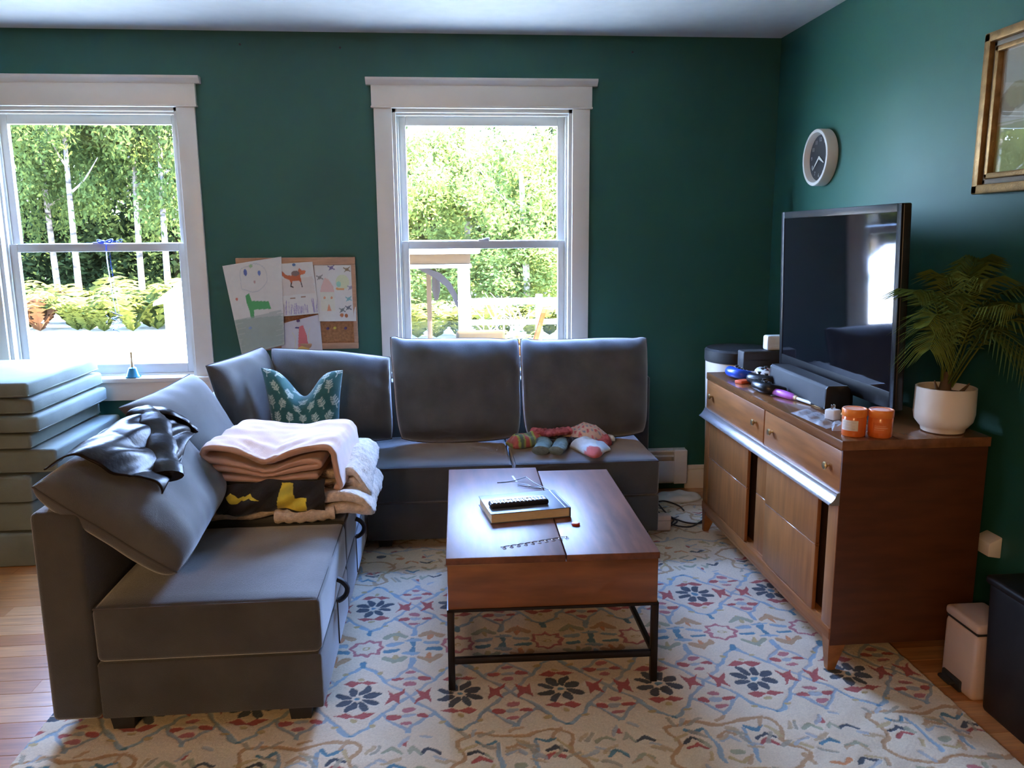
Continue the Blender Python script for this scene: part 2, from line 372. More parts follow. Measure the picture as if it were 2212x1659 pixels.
# ================================================================== rug
RX0, RX1, RY0, RY1 = -1.235, 1.56, 1.25, 4.20
def make_rug():
    xs = np.linspace(RX0, RX1, 780); ys = np.concatenate([np.linspace(RY0, 1.72, 40)[:-1], np.linspace(1.72, RY1, 690)])
    X, Y = np.meshgrid(xs, ys)
    # hand-drawn wobble of every stroke
    WX = X + .0035*np.sin(Y*61+X*17)+.0025*np.sin(X*113+Y*41); WY = Y + .0035*np.sin(X*57-Y*23)+.0025*np.sin(Y*127+X*37)
    cream = np.array((.74, .61, .42)); C = np.ones(X.shape+(3,))*cream
    C *= (1+.035*nz3(np.stack([X, Y, X*0], -1), 45, 8)+.03*rng.normal(size=X.shape))[..., None]
    blue = (.30, .40, .44); grey = (.40, .43, .42); red = (.42, .085, .065); char = (.06, .075, .085); gold = (.52, .38, .16)
    tan = (.50, .30, .14); org = (.62, .26, .10); teal = (.10, .24, .30); sage = (.36, .36, .22); rose = (.48, .16, .15)
    TX, TY = .3225, .640; OX, OY = -.299, 2.365
    # ---- field tiles: y from 2.13 to 3.25
    f = (WY > 2.17) & (WY < 3.20)
    U = (WX-OX+TX/2) % TX - TX/2; V = (WY-OY+TY/2) % TY - TY/2
    F = C.copy()
    # lattice of soft blue diamonds
    h = TX/2
    for q in (h, -h):
        for b in (1, -1):
            p_line(F, U, V, [(q, 0), (q+.078, b*.092), (q, b*.184), (q-.078, b*.092), (q, 0)], .0062, grey if b > 0 else (.34, .39, .40))
            p_line(F, U, V, [(q, b*.184), (q, b*.235)], .0095, blue)
    for s in (1, -1):
        for b in (1, -1):
            p_line(F, U, V, [(s*(h-.078), b*.092), (s*.035, b*.165), (0, b*.192)], .0072, blue); p_line(F, U, V, [(0, b*.192), (0, b*.215)], .0095, teal)
            p_ell(F, U, V, (s*.055, b*.150), .012, .008, gold)
    # charcoal eight petal flower
    for k in range(8):
        an = math.pi/8+k*math.pi/4
        p_ell(F, U, V, (.049*math.cos(an), .049*math.sin(an)), .028, .0150, char, an)
    p_ell(F, U, V, (0, 0), .011, .011, teal)
    # red butterflies around it
    for s in (1, -1):
        p_poly(F, U, V, [(s*.088, -.046), (s*.112, -.018), (s*.142, -.040), (s*.130, 0), (s*.145, .042), (s*.112, .020), (s*.088, .046), (s*.098, 0)], red)
        p_poly(F, U, V, [(-.060, s*.086), (-.026, s*.074), (0, s*.092), (.026, s*.074), (.060, s*.086), (.026, s*.110), (0, s*.100), (-.026, s*.110)], red)
        p_ell(F, U, V, (0, s*.118), .011, .008, gold)
        # dash diamonds at lattice crossing
        for (a, b, c) in ((0, .145, rose), (-.042, .108, red), (.042, .108, red), (0, .072, rose), (0, .105, grey)):
            for q in (h, -h):
                p_ell(F, U, V, (q+a, s*b), .021, .0115, c)
    # middle row: red ring and gold tulips
    VM = (WY-OY) % TY - TY/2
    ring = []
    for k in range(17): an = k*2*math.pi/16; rr = .052+.007*(-1)**k; ring.append((rr*math.cos(an), rr*math.sin(an)))
    p_line(F, U, VM, ring, .0060, rose); p_ell(F, U, VM, (0, 0), .016, .010, gold); p_ell(F, U, VM, (0, 0), 0.0084, .006, cream)
    for s in (1, -1):
        p_line(F, U, VM, [(s*.075, .02), (s*.115, .03)], 0.0112, blue); p_line(F, U, VM, [(s*.07, -.025), (s*.11, -.02)], 0.0098, teal)
        for q in (h, -h):
            p_ell(F, U, VM, (q, s*.028), .012, .03, teal); p_ell(F, U, VM, (q, s*.045), .035, .009, blue)
            p_ell(F, U, VM, (q-.06, s*.085), .010, .034, gold); p_ell(F, U, VM, (q+.06, s*.085), .010, .036, org)
            p_line(F, U, VM, [(q-.10, s*.07), (q-.06, s*.10), (q-.025, s*.075)], 0.0112, sage); p_line(F, U, VM, [(q+.10, s*.07), (q+.06, s*.105), (q+.025, s*.075)], 0.0112, tan)
    C[f] = F[f]
    # ---- borders (front one and the one by the back sofa): cloverleaf tendrils and chevrons
    for (edge, sgn) in ((2.17, -1), (3.20, 1)):
        g = (WY-edge)*sgn > 0
        G = C.copy(); B1 = .62
        U = (WX-.18+B1/2) % B1 - B1/2; V0 = (WY-edge)*sgn; V = V0 % .62
        p_line(G, U, V, curve2([(-.10, .02), (0, .045), (.10, .02), (.17, .05), (.15, .13), (.20, .20), (.12, .27), (0, .25), (-.12, .27), (-.20, .20), (-.15, .13), (-.17, .05), (-.10, .02)]), 0.0068, tan)
        p_line(G, U, V, [(-.055, .07), (-.045, .22)], 0.0063, blue); p_line(G, U, V, [(.055, .07), (.05, .22)], 0.0063, blue)
        for cx, cyy, s, c in ((0, .10, 1, tan), (0, .125, 1, grey), (-.11, .12, 1, char), (-.105, .15, 1, red), (.11, .12, 1, char), (.105, .15, 1, red), (-.25, .10, 1, char), (.26, .09, 1, sage), (.28, .16, 1, teal), (-.27, .18, 1, sage), (-.09, .06, -1, teal), (.09, .06, -1, teal), (0, .20, -1, gold), (.27, .24, -1, org), (-.28, .25, 1, char)):
            p_line(G, U, V, [(cx-.026, cyy), (cx, cyy-.020*s), (cx+.026, cyy)], 0.0065, c)
        for cx, cyy, c in ((.31, .05, red), (-.31, .31, red), (0, .30, rose), (.13, .33, char), (-.13, .33, teal), (.22, .30, org), (-.22, .35, gold), (0, .175, sage), (.19, .38, red), (-.06, .38, red), (.07, .40, rose)):
            p_ell(G, U, V, (cx, cyy), .020, .013, c)
        for k in range(90):
            rr = random.Random(k*7+3); cx, cyy, an = rr.uniform(-.31, .31), rr.uniform(.01, .60), rr.choice((.5, -.5, 1.1, -1.1)); L = rr.uniform(.012, .026)
            p_line(G, U, V, [(cx-L*math.cos(an), cyy-L*math.sin(an)), (cx+L*math.cos(an), cyy+L*math.sin(an))], .0062, rr.choice((sage, tan, grey, gold, (.52, .36, .18), (.36, .32, .22))), .85)
        p_line(G, U, V, [(-.31, .42), (-.155, .36), (0, .44), (.155, .36), (.31, .42)], 0.0063, grey)
        p_line(G, U, V, curve2([(-.31, .58), (-.2, .48), (-.1, .55), (0, .49), (.1, .55), (.2, .48), (.31, .58)]), 0.0068, tan)
        p_ell(G, U, V, (.15, .50), .012, .028, teal); p_ell(G, U, V, (-.15, .50), .012, .028, org)
        C[g] = G[g]
    Z = .0125 + .0005*rng.normal(size=X.shape)+.0010*nz3(np.stack([X, Y, X*0], -1), 60, 3)
    lum = C.mean(-1); Z += .0016*(lum > .5)
    e = np.minimum.reduce([X-RX0, RX1-X, Y-RY0, RY1-Y]); Z = np.where(e < .001, .0008, Z)
    o = grid('area_rug', np.stack([X, Y, Z], -1), RUGM, col=C)
    tag(o, 'cream tufted rug with charcoal flowers and red and blue lattice on the wood floor', 'rug')
def curve2(p, n=40): return [(v.x, v.y) for v in curve([(a, b, 0) for a, b in p], n)]
make_rug()

# ================================================================== sectional sofa
def crowned(x0, x1, y0, y1, z0, z1, crown=.018, bev=.022, seed=0, n=14):
    b = bmesh.new(); bmesh.ops.create_cube(b, size=1)
    b.transform(Matrix.Translation(((x0+x1)/2, (y0+y1)/2, (z0+z1)/2)) @ Matrix.Diagonal((x1-x0, y1-y0, z1-z0, 1)))
    bmesh.ops.bevel(b, geom=list(b.edges), offset=bev, segments=3, profile=.5, affect='EDGES')
    top = [f for f in b.faces if f.normal.z > .9]
    bmesh.ops.subdivide_edges(b, edges=list({e for f in b.faces for e in f.edges if e.calc_length() > .2}), cuts=n, use_grid_fill=True)
    for v in b.verts:
        u = (v.co.x-x0)/(x1-x0)*2-1; w = (v.co.y-y0)/(y1-y0)*2-1
        if v.co.z > z1-bev*.6:
            v.co.z += crown*max(0, 1-u*u)*max(0, 1-w*w)*1.1 + .003*mnoise.noise((v.co.x*9+seed, v.co.y*9, 0))
        elif abs(u) > .99 or abs(w) > .99:
            k = .003*mnoise.noise((v.co.x*6+seed, v.co.y*6, v.co.z*6)); v.co.x += k; v.co.y += k
    m = MB(); m._merge(b); return m
def build_sofa():
    s = thing('sectional_sofa', 'charcoal velvet L-shaped sectional sofa under the windows', 'sofa', (-.3, 3.6, 0))
    mods = [(-1.03, -.385, 2.25, 2.895, 'L'), (-1.03, -.385, 2.905, 3.585, 'L'), (-1.03, -.385, 3.595, 4.205, 'C'),
            (-.375, .303, 3.60, 4.205, 'B'), (.313, 1.0, 3.60, 4.205, 'B')]
    for i, (x0, x1, y0, y1, k) in enumerate(mods):
        obj('base', MB().box(x0, x1, y0, y1, .06, .238, .010), SOFA, s)
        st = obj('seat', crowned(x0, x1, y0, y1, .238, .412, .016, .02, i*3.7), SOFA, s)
        zt = .405; b = .006
        obj('piping', MB().tube([(x0+b, y0+b, zt), (x1-b, y0+b, zt), (x1-b, y1-b, zt), (x0+b, y1-b, zt)], .0035, 6, closed=True), PIPE, st)
    for (x0, x1, y0, y1) in ((-1.17, -1.034, 2.25, 2.897), (-1.17, -1.034, 2.903, 3.587), (-1.17, -1.034, 3.593, 4.335)):
        obj('back_panel', MB().box(x0, x1, y0, y1, .06, .70, .018, 3), SOFA, s)
    for (x0, x1) in ((-1.03, -.378), (-.372, .306), (.310, 1.105)):
        obj('back_panel', MB().box(x0, x1, 4.21, 4.335, .06, .705, .018, 3), SOFA, s)
    for (x, y) in ((-.98, 2.305), (-.46, 2.305), (-.43, 2.82), (-.43, 3.50), (-.30, 3.68), (.25, 3.68), (.93, 3.68), (.93, 4.28), (-1.1, 3.45), (-1.1, 4.2)):
        obj('foot', MB().lathe([(0, .0135), (.042, .0135), (.050, .06), (0, .06)], (x, y, 0), 4, m=Matrix.Translation((x, y, 0)) @ Matrix.Rotation(.785, 4, 'Z') @ Matrix.Translation((-x, -y, 0))), BLKR, s)
    # lift straps on the two side modules
    for y in (2.62, 3.22):
        pts = curve([(-.384, y, .31), (-.365, y, .30), (-.350, y+.002, .275), (-.356, y+.004, .25), (-.372, y+.003, .235), (-.383, y, .232)], 12)
        obj('lift_strap', MB().tube(pts, .012, 8, flat=.75), BLKR, s)
        obj('zip_seam', MB().tube([(-.3845, y-.01, .24), (-.3835, y-.01, .08)], .003, 5), PIPE, s)
build_sofa()

def lerp4(c, u, v):
    bl, br, tr, tl = [np.array(q, float) for q in c]
    a = (u+1)/2; b = (v+1)/2
    return (bl*(1-a)[..., None]*(1-b)[..., None] + br*a[..., None]*(1-b)[..., None] + tr*a[..., None]*b[..., None] + tl*(1-a)[..., None]*b[..., None])
CORN = .055
def cush_surf(c, t, u, v, side=1, ex=5, pw=.42, pinch=.05, wr=.006, seed=0, off=0., bt=1.):
    bl, br, tr, tl = [np.array(q, float) for q in c]
    k_ = 1-np.where(v > 0, CORN, max(CORN, .085))*u*u*v*v*np.abs(u*v)
    uu = u*(1-pinch*(1-v*v))*k_; vv = v*(1-pinch*(1-u*u))*k_
    P = lerp4(c, uu, vv)
    n = np.cross(br-bl, tl-bl); n /= np.linalg.norm(n)
    prof = np.clip((1-np.abs(u)**ex)*(1-np.abs(v)**ex), 0, 1)**pw
    d = (t/2 if side > 0 else t/2*bt)*prof + wr*nz3(P, 22, seed)*prof + wr*.5*nz3(P, 60, seed+5)*prof*(np.maximum(np.abs(u), np.abs(v)))**3 + off
    return P + n*(side*d)[..., None]
def cushion(name, c, t, m, label, cat, group=None, ex=5, pw=.42, pinch=.05, wr=.010, seed=0, n=44, paint=None, pip=PIPE, warp=None, bt=.35):
    a = np.sin(np.linspace(-math.pi/2, math.pi/2, n)); a = .55*a+.45*np.linspace(-1, 1, n)
    u, v = np.meshgrid(a, a)
    F = cush_surf(c, t, u, v, 1, ex, pw, pinch, wr, seed); B = cush_surf(c, t, u, v, -1, ex, pw, pinch, wr*(.4 if bt < 1 else 1), seed+9, bt=bt)
    if warp is not None: F = warp(F, u, v); B = warp(B, u, v)
    base_ = np.concatenate([F.reshape(-1, 3), B.reshape(-1, 3)])
    root = thing(name, label, cat, tuple(base_[base_[:, 2].argmin()]*[0, 0, 1]+base_.mean(0)*[1, 1, 0]), group)
    # front + back welded into one closed body
    nv = n; G = np.concatenate([F, B[::-1]], 0)       # sheet that folds over the top edge
    col = None
    if paint is not None:
        cf = paint(u, v); col = np.concatenate([cf, cf[::-1]], 0)
    o = grid('cover', G, m, root, col)
    bm = bmesh.new(); bm.from_mesh(o.data)
    bmesh.ops.remove_doubles(bm, verts=bm.verts, dist=.0004)
    be = [e for e in bm.edges if e.is_boundary]
    if be: bmesh.ops.holes_fill(bm, edges=be, sides=0)
    bmesh.ops.recalc_face_normals(bm, faces=bm.faces)
    for f in bm.faces: f.smooth = True
    bm.to_mesh(o.data); bm.free()
    if pip is not None:
        e = np.linspace(-1, 1, 20)[:-1]; one = np.ones_like(e)
        ru = np.concatenate([e, one, -e, -one]); rv = np.concatenate([-one, e, one, -e])
        E = cush_surf(c, t, ru, rv, 1, ex, pw, pinch, 0, seed)
        if warp is not None: E = warp(E, ru, rv)
        obj('piping', MB().tube([tuple(p) for p in E], .0032, 6, closed=True), pip, root)
    return root
CG = 'grey sofa back cushions'
cA = ((-.79, 2.30, .465), (-.845, 3.03, .48), (-1.13, 3.07, .82), (-1.15, 2.21, .79))
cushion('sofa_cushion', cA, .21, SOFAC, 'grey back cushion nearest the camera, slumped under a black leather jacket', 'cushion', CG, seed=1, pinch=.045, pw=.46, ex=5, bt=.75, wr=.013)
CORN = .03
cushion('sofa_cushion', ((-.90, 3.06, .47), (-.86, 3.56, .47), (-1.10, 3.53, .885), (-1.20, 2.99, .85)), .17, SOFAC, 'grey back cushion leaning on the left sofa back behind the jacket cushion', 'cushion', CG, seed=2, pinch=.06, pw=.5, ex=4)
cushion('sofa_cushion', ((-.95, 3.64, .46), (-.84, 4.06, .46), (-.92, 4.13, .92), (-1.06, 3.62, .905)), .17, SOFAC, 'grey back cushion in the sofa corner, turned sideways below the left window', 'cushion', CG, seed=3, pw=.45, pinch=.05)
def wE(P, u, v):
    P[..., 2] += .010*np.clip(v, 0, 1)**2*(np.sin(u*2.6+.4)*.6+np.exp(-((np.abs(u)-.93)/.10)**2))-.012*np.clip(-v, 0, 1)**2*(1-u*u); return P
def wD(P, u, v):
    P[..., 2] -= .03*np.clip(v, 0, 1)*np.clip(u-.1, 0, 1)+.0; return P
cushion('sofa_cushion', ((-.86, 3.98, .45), (-.25, 3.96, .44), (-.27, 4.10, .885), (-.88, 4.12, .915)), .24, SOFAC, 'grey back cushion below the corkboard, behind the green leaf pillow', 'cushion', CG, seed=4, pw=.50, pinch=.045, ex=4, wr=.013, warp=wD)
cushion('sofa_cushion', ((-.25, 3.97, .435), (.388, 3.98, .435), (.388, 4.12, .930), (-.285, 4.11, .960)), .26, SOFAC, 'grey back cushion under the middle window, left one of the pair', 'cushion', CG, seed=5, pw=.48, pinch=.025, ex=4.5, wr=.013, warp=wE)
cushion('sofa_cushion', ((.384, 3.98, .435), (1.04, 3.98, .435), (1.062, 4.12, .925), (.380, 4.12, .938)), .26, SOFAC, 'grey back cushion at the right end of the sofa', 'cushion', CG, seed=6, pw=.48, pinch=.025, ex=4.5, wr=.013, warp=wE)
# green leaf pillow with a chopped top
def leafpaint(u, v):
    C = np.ones(u.shape+(3,))*np.array((.022, .105, .085)); r = random.Random(5); cr_ = (.42, .46, .36)
    for j, by in enumerate(np.arange(-.95, 1.1, .38)):
        for i, bx in enumerate(np.arange(-1.05, 1.15, .36)):
            x = bx+(.18 if j % 2 else 0)+r.uniform(-.04, .04); y = by+r.uniform(-.04, .04); an = r.uniform(-.7, .7)+math.pi/2
            ux, uy = math.cos(an), math.sin(an); vx, vy = -uy, ux
            p_line(C, u, v, [(x-ux*.15, y-uy*.15), (x+ux*.15, y+uy*.15)], .012, cr_)
            for q in (-.06, .0, .06, .11):
                for s in (1, -1):
                    L = .085-.25*max(q, 0)
                    p_line(C, u, v, [(x+ux*q, y+uy*q), (x+ux*(q+.05)+vx*s*L, y+uy*(q+.05)+vy*s*L)], .017, cr_)
    return C
def chop(P, u, v):
    k = np.exp(-(u/.38)**2)*np.clip((v+.5)/1.5, 0, 1)**1.5
    P[..., 2] -= .125*k; P[..., 1] += .03*k; return P
cushion('leaf_pillow', ((-.80, 3.72, .47), (-.50, 3.72, .46), (-.475, 3.80, .845), (-.865, 3.80, .865)), .16, PRINT, 'green throw pillow with pale leaf print and chopped top, in the sofa corner', 'pillow', ex=3, pw=.6, pinch=.08, seed=8, n=110, paint=leafpaint, pip=None, warp=chop, bt=1.)

# black leather jacket draped over the nearest cushion
def jacket():
    t = thing('leather_jacket', 'black leather jacket draped over the nearest grey cushion', 'jacket', (-1.0, 2.7, .80))
    n = 70
    a, b = np.meshgrid(np.linspace(0, 1, n), np.linspace(0, 1, n))
    # outline in cushion coordinates: bottom-left, bottom-right, top-right, top-left
    q = np.array(JQ, float)
    uv = (q[0]*(1-a)[..., None]*(1-b)[..., None]+q[1]*a[..., None]*(1-b)[..., None]+q[2]*a[..., None]*b[..., None]+q[3]*(1-a)[..., None]*b[..., None])
    u, v = uv[..., 0], uv[..., 1]
    u = u+.03*np.sin(b*9); v = v+.035*np.sin(a*11+1)
    P = cush_surf(cA, .21, np.clip(u, -1, 1), np.clip(v, -1, 1), 1, 5, .46, .045, .006, 1, off=.012)
    over = np.clip(v-1, 0, 1); P[..., 0] -= over*.25; P[..., 2] -= over*over*.2-.012
    st = (a*.8+b*.6)
    w = .012*np.abs(np.sin(st*8+1.5*np.sin(b*4)))**.7+.005*np.sin(a*17+b*9)+.003*np.sin(b*23+a*12)
    P += np.array((.62, 0, .78))*w[..., None]
    o = grid('body', P, LEATHER, t); md = o.modifiers.new('t', 'SOLIDIFY'); md.thickness = .004; md.offset = 1
    # sleeve lying over it
    def cp(u, v, o_): return cush_surf(cA, .21, np.array([u]), np.array([v]), 1, 5, .46, .045, .006, 1, off=o_)[0]
    pts = [cp(u, v, .035) for u, v in ((.42, .93), (.30, .70), (.08, .42), (-.18, .16), (-.42, -.08))]
    pts = curve(pts, 30); rs = [.050+.005*math.sin(i*.8)+.002*math.sin(i*2.1) for i in range(len(pts))]
    obj('sleeve', MB().tube(pts, rs, 14, flat=.45), LEATHER, t)
    pts = curve([cp(u, v, .028) for u, v in ((.46, .93), (.58, .66), (.72, .42), (.84, .22))], 24); rs = [.045+.005*math.sin(i*.9) for i in range(len(pts))]
    obj('sleeve', MB().tube(pts, rs, 14, flat=.35), LEATHER, t)
CORN = .055
JQ = [(-.66, -.24), (.95, .12), (.52, 1.03), (-.84, 1.0)]
jacket()

# ================================================================== blankets on the left seat
def ribbon(path, thick, y0, y1, ny=26, warp=None, endround=.02, n_=90):
    """thick folded cloth: centre line in xz swept along y, rounded at both cut ends -> (ny, ring, 3)"""
    c = curve([(x, 0, z) for x, z in path], n_); P = np.array([(p.x, p.z) for p in c]); T = np.gradient(P, axis=0); T /= np.linalg.norm(T, axis=1)[:, None]
    N = np.stack([-T[:, 1], T[:, 0]], 1)
    ys = np.linspace(y0, y1, ny); ys = np.concatenate([[y0, y0+.003, y0+.009], ys[1:-1], [y1-.009, y1-.003, y1]])
    rows = []
    for y in ys:
        e = min(y-y0, y1-y); k = .5*thick*(math.sqrt(max(0, 1-(1-min(1, e/endround))**2))*.9+.1)
        A = P+N*k; B = P-N*k; cap = (P[-1]+T[-1]*k)[None]; cap0 = (P[0]-T[0]*k)[None]
        R = np.concatenate([A, cap, B[::-1], cap0]); rows.append(np.stack([R[:, 0], np.full(len(R), y), R[:, 1]], 1))
    G = np.stack(rows)
    if warp is not None: G = warp(G)
    return G
def closed_grid(name, G, m, parent=None, col=None):
    o = grid(name, G, m, parent, col, closed_u=True)
    bm = bmesh.new(); bm.from_mesh(o.data)
    be = [e for e in bm.edges if e.is_boundary]
    bmesh.ops.holes_fill(bm, edges=be, sides=0); bmesh.ops.recalc_face_normals(bm, faces=bm.faces)
    bm.to_mesh(o.data); bm.free(); return o
PEACH = mat('peach_fleece', (.60, .36, .25), .9, var=.08, scale=20, bump=.2, bscale=300, sheen=.5)
SHERPA = mat('cream_sherpa', (.66, .54, .42), .95, var=.22, scale=60, bump=.9, bscale=160, sheen=.4)
DKCL = mat('black_fleece', (.022, .019, .017), .9, var=.25, scale=20, bump=.3, bscale=300, sheen=.3)
def fur(G, amp, s=170, seed=2):
    c = G.mean(axis=(0, 1)); d = G-c; d /= np.linalg.norm(d, axis=-1)[..., None]+1e-9
    return G + d*(amp*nz3(G, s, seed))[..., None] + d*(amp*.7*nz3(G, s*2.2, seed+1))[..., None]
def blankets():
    # cream sherpa: two thick layers spreading to the right, over the seat's front edge
    t = thing('sherpa_blanket', 'cream sherpa blanket folded at the bottom of the pile on the sofa', 'blanket', (-.6, 3.15, .43))
    def w1(G):
        x, y = G[..., 0], G[..., 1]
        dr = np.clip(x+.385, 0, 1); G[..., 2] -= dr*dr*4.5*np.clip((y-2.85)/.2, .2, 1)
        G[..., 2] += .010*np.sin(y*21+x*6)+.007*np.sin(x*27-y*9); G[..., 1] += .02*np.sin(x*9+1)
        return fur(G, .0035)
    closed_grid('fold', ribbon([(-.93, .458), (-.6, .454), (-.36, .456), (-.30, .478), (-.36, .500), (-.65, .497), (-.9, .494)], .042, 2.885, 3.42, 40, w1, .03, 120), SHERPA, t)
    def w2(G):
        x, y = G[..., 0], G[..., 1]
        G[..., 1] += .035*np.sin(x*7)+.05*(x+.5); G[..., 2] += .012*np.sin(y*17+x*9)+.008*np.sin(x*31)
        dr = np.clip(x+.36, 0, 1); G[..., 2] -= dr*1.1*np.clip(1-(y-2.95)/.5, 0, 1)
        return fur(G, .0035, seed=5)
    closed_grid('fold', ribbon([(-.70, .532), (-.5, .532), (-.37, .530), (-.315, .552), (-.37, .574), (-.52, .57)], .040, 3.02, 3.50, 34, w2, .03, 90), SHERPA, t)
    # overhanging corner in front
    pts = curve([(-.395, 2.92, .475), (-.36, 2.97, .462), (-.335, 3.06, .440), (-.325, 3.16, .425), (-.335, 3.22, .45)], 30)
    mbt = MB().tube(pts, [.024+.004*math.sin(i*1.3) for i in range(len(pts))], 12); obj('fold', mbt, SHERPA, t)
    pts = curve([(-.63, 2.875, .452), (-.52, 2.865, .455), (-.42, 2.885, .458)], 20)
    obj('fold', MB().tube(pts, [.025+.003*math.sin(i*1.7) for i in range(len(pts))], 12), SHERPA, t)
    # black blanket with yellow print
    t = thing('black_blanket', 'black blanket with yellow print folded under the peach blanket', 'blanket', (-.68, 3.0, .5))
    def w3(G):
        x, y = G[..., 0], G[..., 1]
        G[..., 2] += .008*np.sin(x*16+1)+.006*np.sin(y*23+x*11); G[..., 1] += .018*np.sin(x*8+2); return G
    closed_grid('fold', ribbon([(-.50, .525), (-.7, .520), (-.86, .522), (-.905, .540), (-.86, .558), (-.7, .556), (-.5, .560)], .020, 2.90, 3.30, 20, w3, .012, 90), DKCL, t)
    nu, nv = 190, 110
    A, B = np.meshgrid(np.linspace(0, 1, nu), np.linspace(0, 1, nv))
    x = -.905+A*.455; s = B
    z = .572-.102*s-.008*np.sin(A*6+1)-.012*np.abs(A-.45)*0+.014*(A < .15)*(s); z = np.where(A > .75, z+.012*(A-.75)*4, z)
    y = 2.905-.045*np.sin(s*2.2)+.012*np.sin(A*13)+.008*np.sin(A*27+s*9)+.008*s-.01*A
    P = np.stack([x, y, z], -1)
    C = np.ones(A.shape+(3,))*np.array((.020, .017, .015)); yel = (.72, .56, .05)
    V = 1-B
    p_poly(C, A, V, [(.235, .62), (.27, .74), (.31, .70), (.33, .62), (.365, .66), (.38, .60), (.42, .66), (.44, .56), (.49, .44), (.43, .47), (.42, .52), (.375, .45), (.36, .50), (.325, .40), (.27, .46)], yel)
    p_poly(C, A, V, [(.06, .92), (.16, .95), (.15, .78), (.10, .80)], yel)                       # plain yellow patches, no figure
    p_poly(C, A, V, [(.66, .93), (.76, .90), (.77, .50), (.87, .46), (.86, .06), (.62, .08), (.64, .45)], yel)
    C *= (1+.25*nz3(P, 90, 4))[..., None]
    o = grid('printed_flap', P, PRINT, t, C); md = o.modifiers.new('t', 'SOLIDIFY'); md.thickness = .006
    # teal cloth peeking out behind
    t = obj('folded_cloth', MB().box(-.62, -.425, 3.16, 3.44, .585, .652, .022, 3), mat('teal_print_cloth', (.05, .17, .22), .9, var=.6, scale=45, bump=.3, col2=(.22, .42, .45)))
    tag(t, 'teal patterned cloth folded between the peach blanket and the sherpa', 'cloth')
    # peach blanket on top: long spiral fold
    t = thing('peach_blanket', 'peach fleece blanket neatly folded on top of the pile', 'blanket', (-.65, 3.15, .57))
    def w4(G):
        x, y = G[..., 0], G[..., 1]
        k = np.clip((G[..., 2]-.56)/.11, 0, 1)
        G[..., 2] += k*(-.030*np.exp(-((x+.66)/.07)**2)*np.exp(-((y-2.93)/.25)**2)+.012*np.sin(x*13+.5)*np.exp(-((y-2.9)/.3)**2)) - .030*(x+.65)*1.2
        G[..., 2] -= .018*np.exp(-((x+.62)/.10)**2)*np.exp(-((y-3.32)/.12)**2)
        th = np.arctan2(y-2.90, x+.66); rr_ = np.hypot(y-2.90, x+.66)
        G[..., 2] += k*(.0050*np.sin(th*15+1)*np.exp(-rr_/.16)+.0045*nz3(np.stack([x*.6, y*1.5, x*0], -1), 34, 6)+.0025*nz3(G*1., 80, 7))
        G[..., 1] += .014*np.sin(x*9)+.06*(x+.65)*0; G[..., 0] += (y-3.0)*.06; return G
    closed_grid('fold', ribbon([(-.48, .588), (-.66, .584), (-.83, .590), (-.862, .606), (-.83, .621), (-.66, .617), (-.50, .622), (-.468, .634), (-.50, .646), (-.66, .643), (-.82, .646), (-.868, .655), (-.872, .676), (-.84, .694), (-.66, .692), (-.46, .694), (-.418, .676), (-.410, .640), (-.402, .590), (-.394, .556), (-.41, .548)], .023, 2.905, 3.375, 44, w4, .014, 260), PEACH, t)
blankets()

# ================================================================== baby clothes and socks on the back seat
def crumple(name, out, z, h, seed, m, label, cat, n=34, ns=72, paint=None, group=None):
    """crumpled cloth heap over a closed outline (list of xy)"""
    r = np.array(curve2(out+[out[0]], ns*2)); c = r.mean(0); rad = r[np.linspace(0, len(r)-1, ns, endpoint=False).astype(int)]
    rho = np.linspace(0.02, 1, n)[:, None]
    X = c[0]+(rad[None, :, 0]-c[0])*rho; Y = c[1]+(rad[None, :, 1]-c[1])*rho
    P = np.stack([X, Y, X*0], -1)
    f = (1-rho**3)**.6
    Z = h*f*(.62+.22*nz3(P, 26, seed)+.30*(1-np.abs(nz3(P, 38, seed+1)))+.08*nz3(P, 110, seed+2))+.004
    Z = z+np.maximum(Z, .003*f)
    G = np.stack([X, Y, Z], -1)
    col = None if paint is None else paint(X, Y)
    o = closed_grid(name, G, m, None, col)
    return tag(o, label, cat, group)
def sock(name, pts, r, m, label, group, flat=.55, cuffm=None):
    t = thing(name, label, 'sock', tuple(Vector(pts[0])-Vector((0, 0, r*flat))), group)
    P = curve(pts, 26); rs = [r*(1+.09*math.sin(i*1.7)+.05*math.sin(i*3.9)) for i in range(len(P))]; rs[0] *= .8; rs[-1] *= .6
    obj('foot', MB().tube(P, rs, 14, flat=flat), m, t)
    d = (P[0]-P[1]).normalized()
    obj('cuff', MB().tube([P[0]+d*.030, P[0]+d*.012, P[0]-d*.004], [r*1.02, r*1.08, r*1.0], 14, flat=flat), cuffm or m, t)
    return t
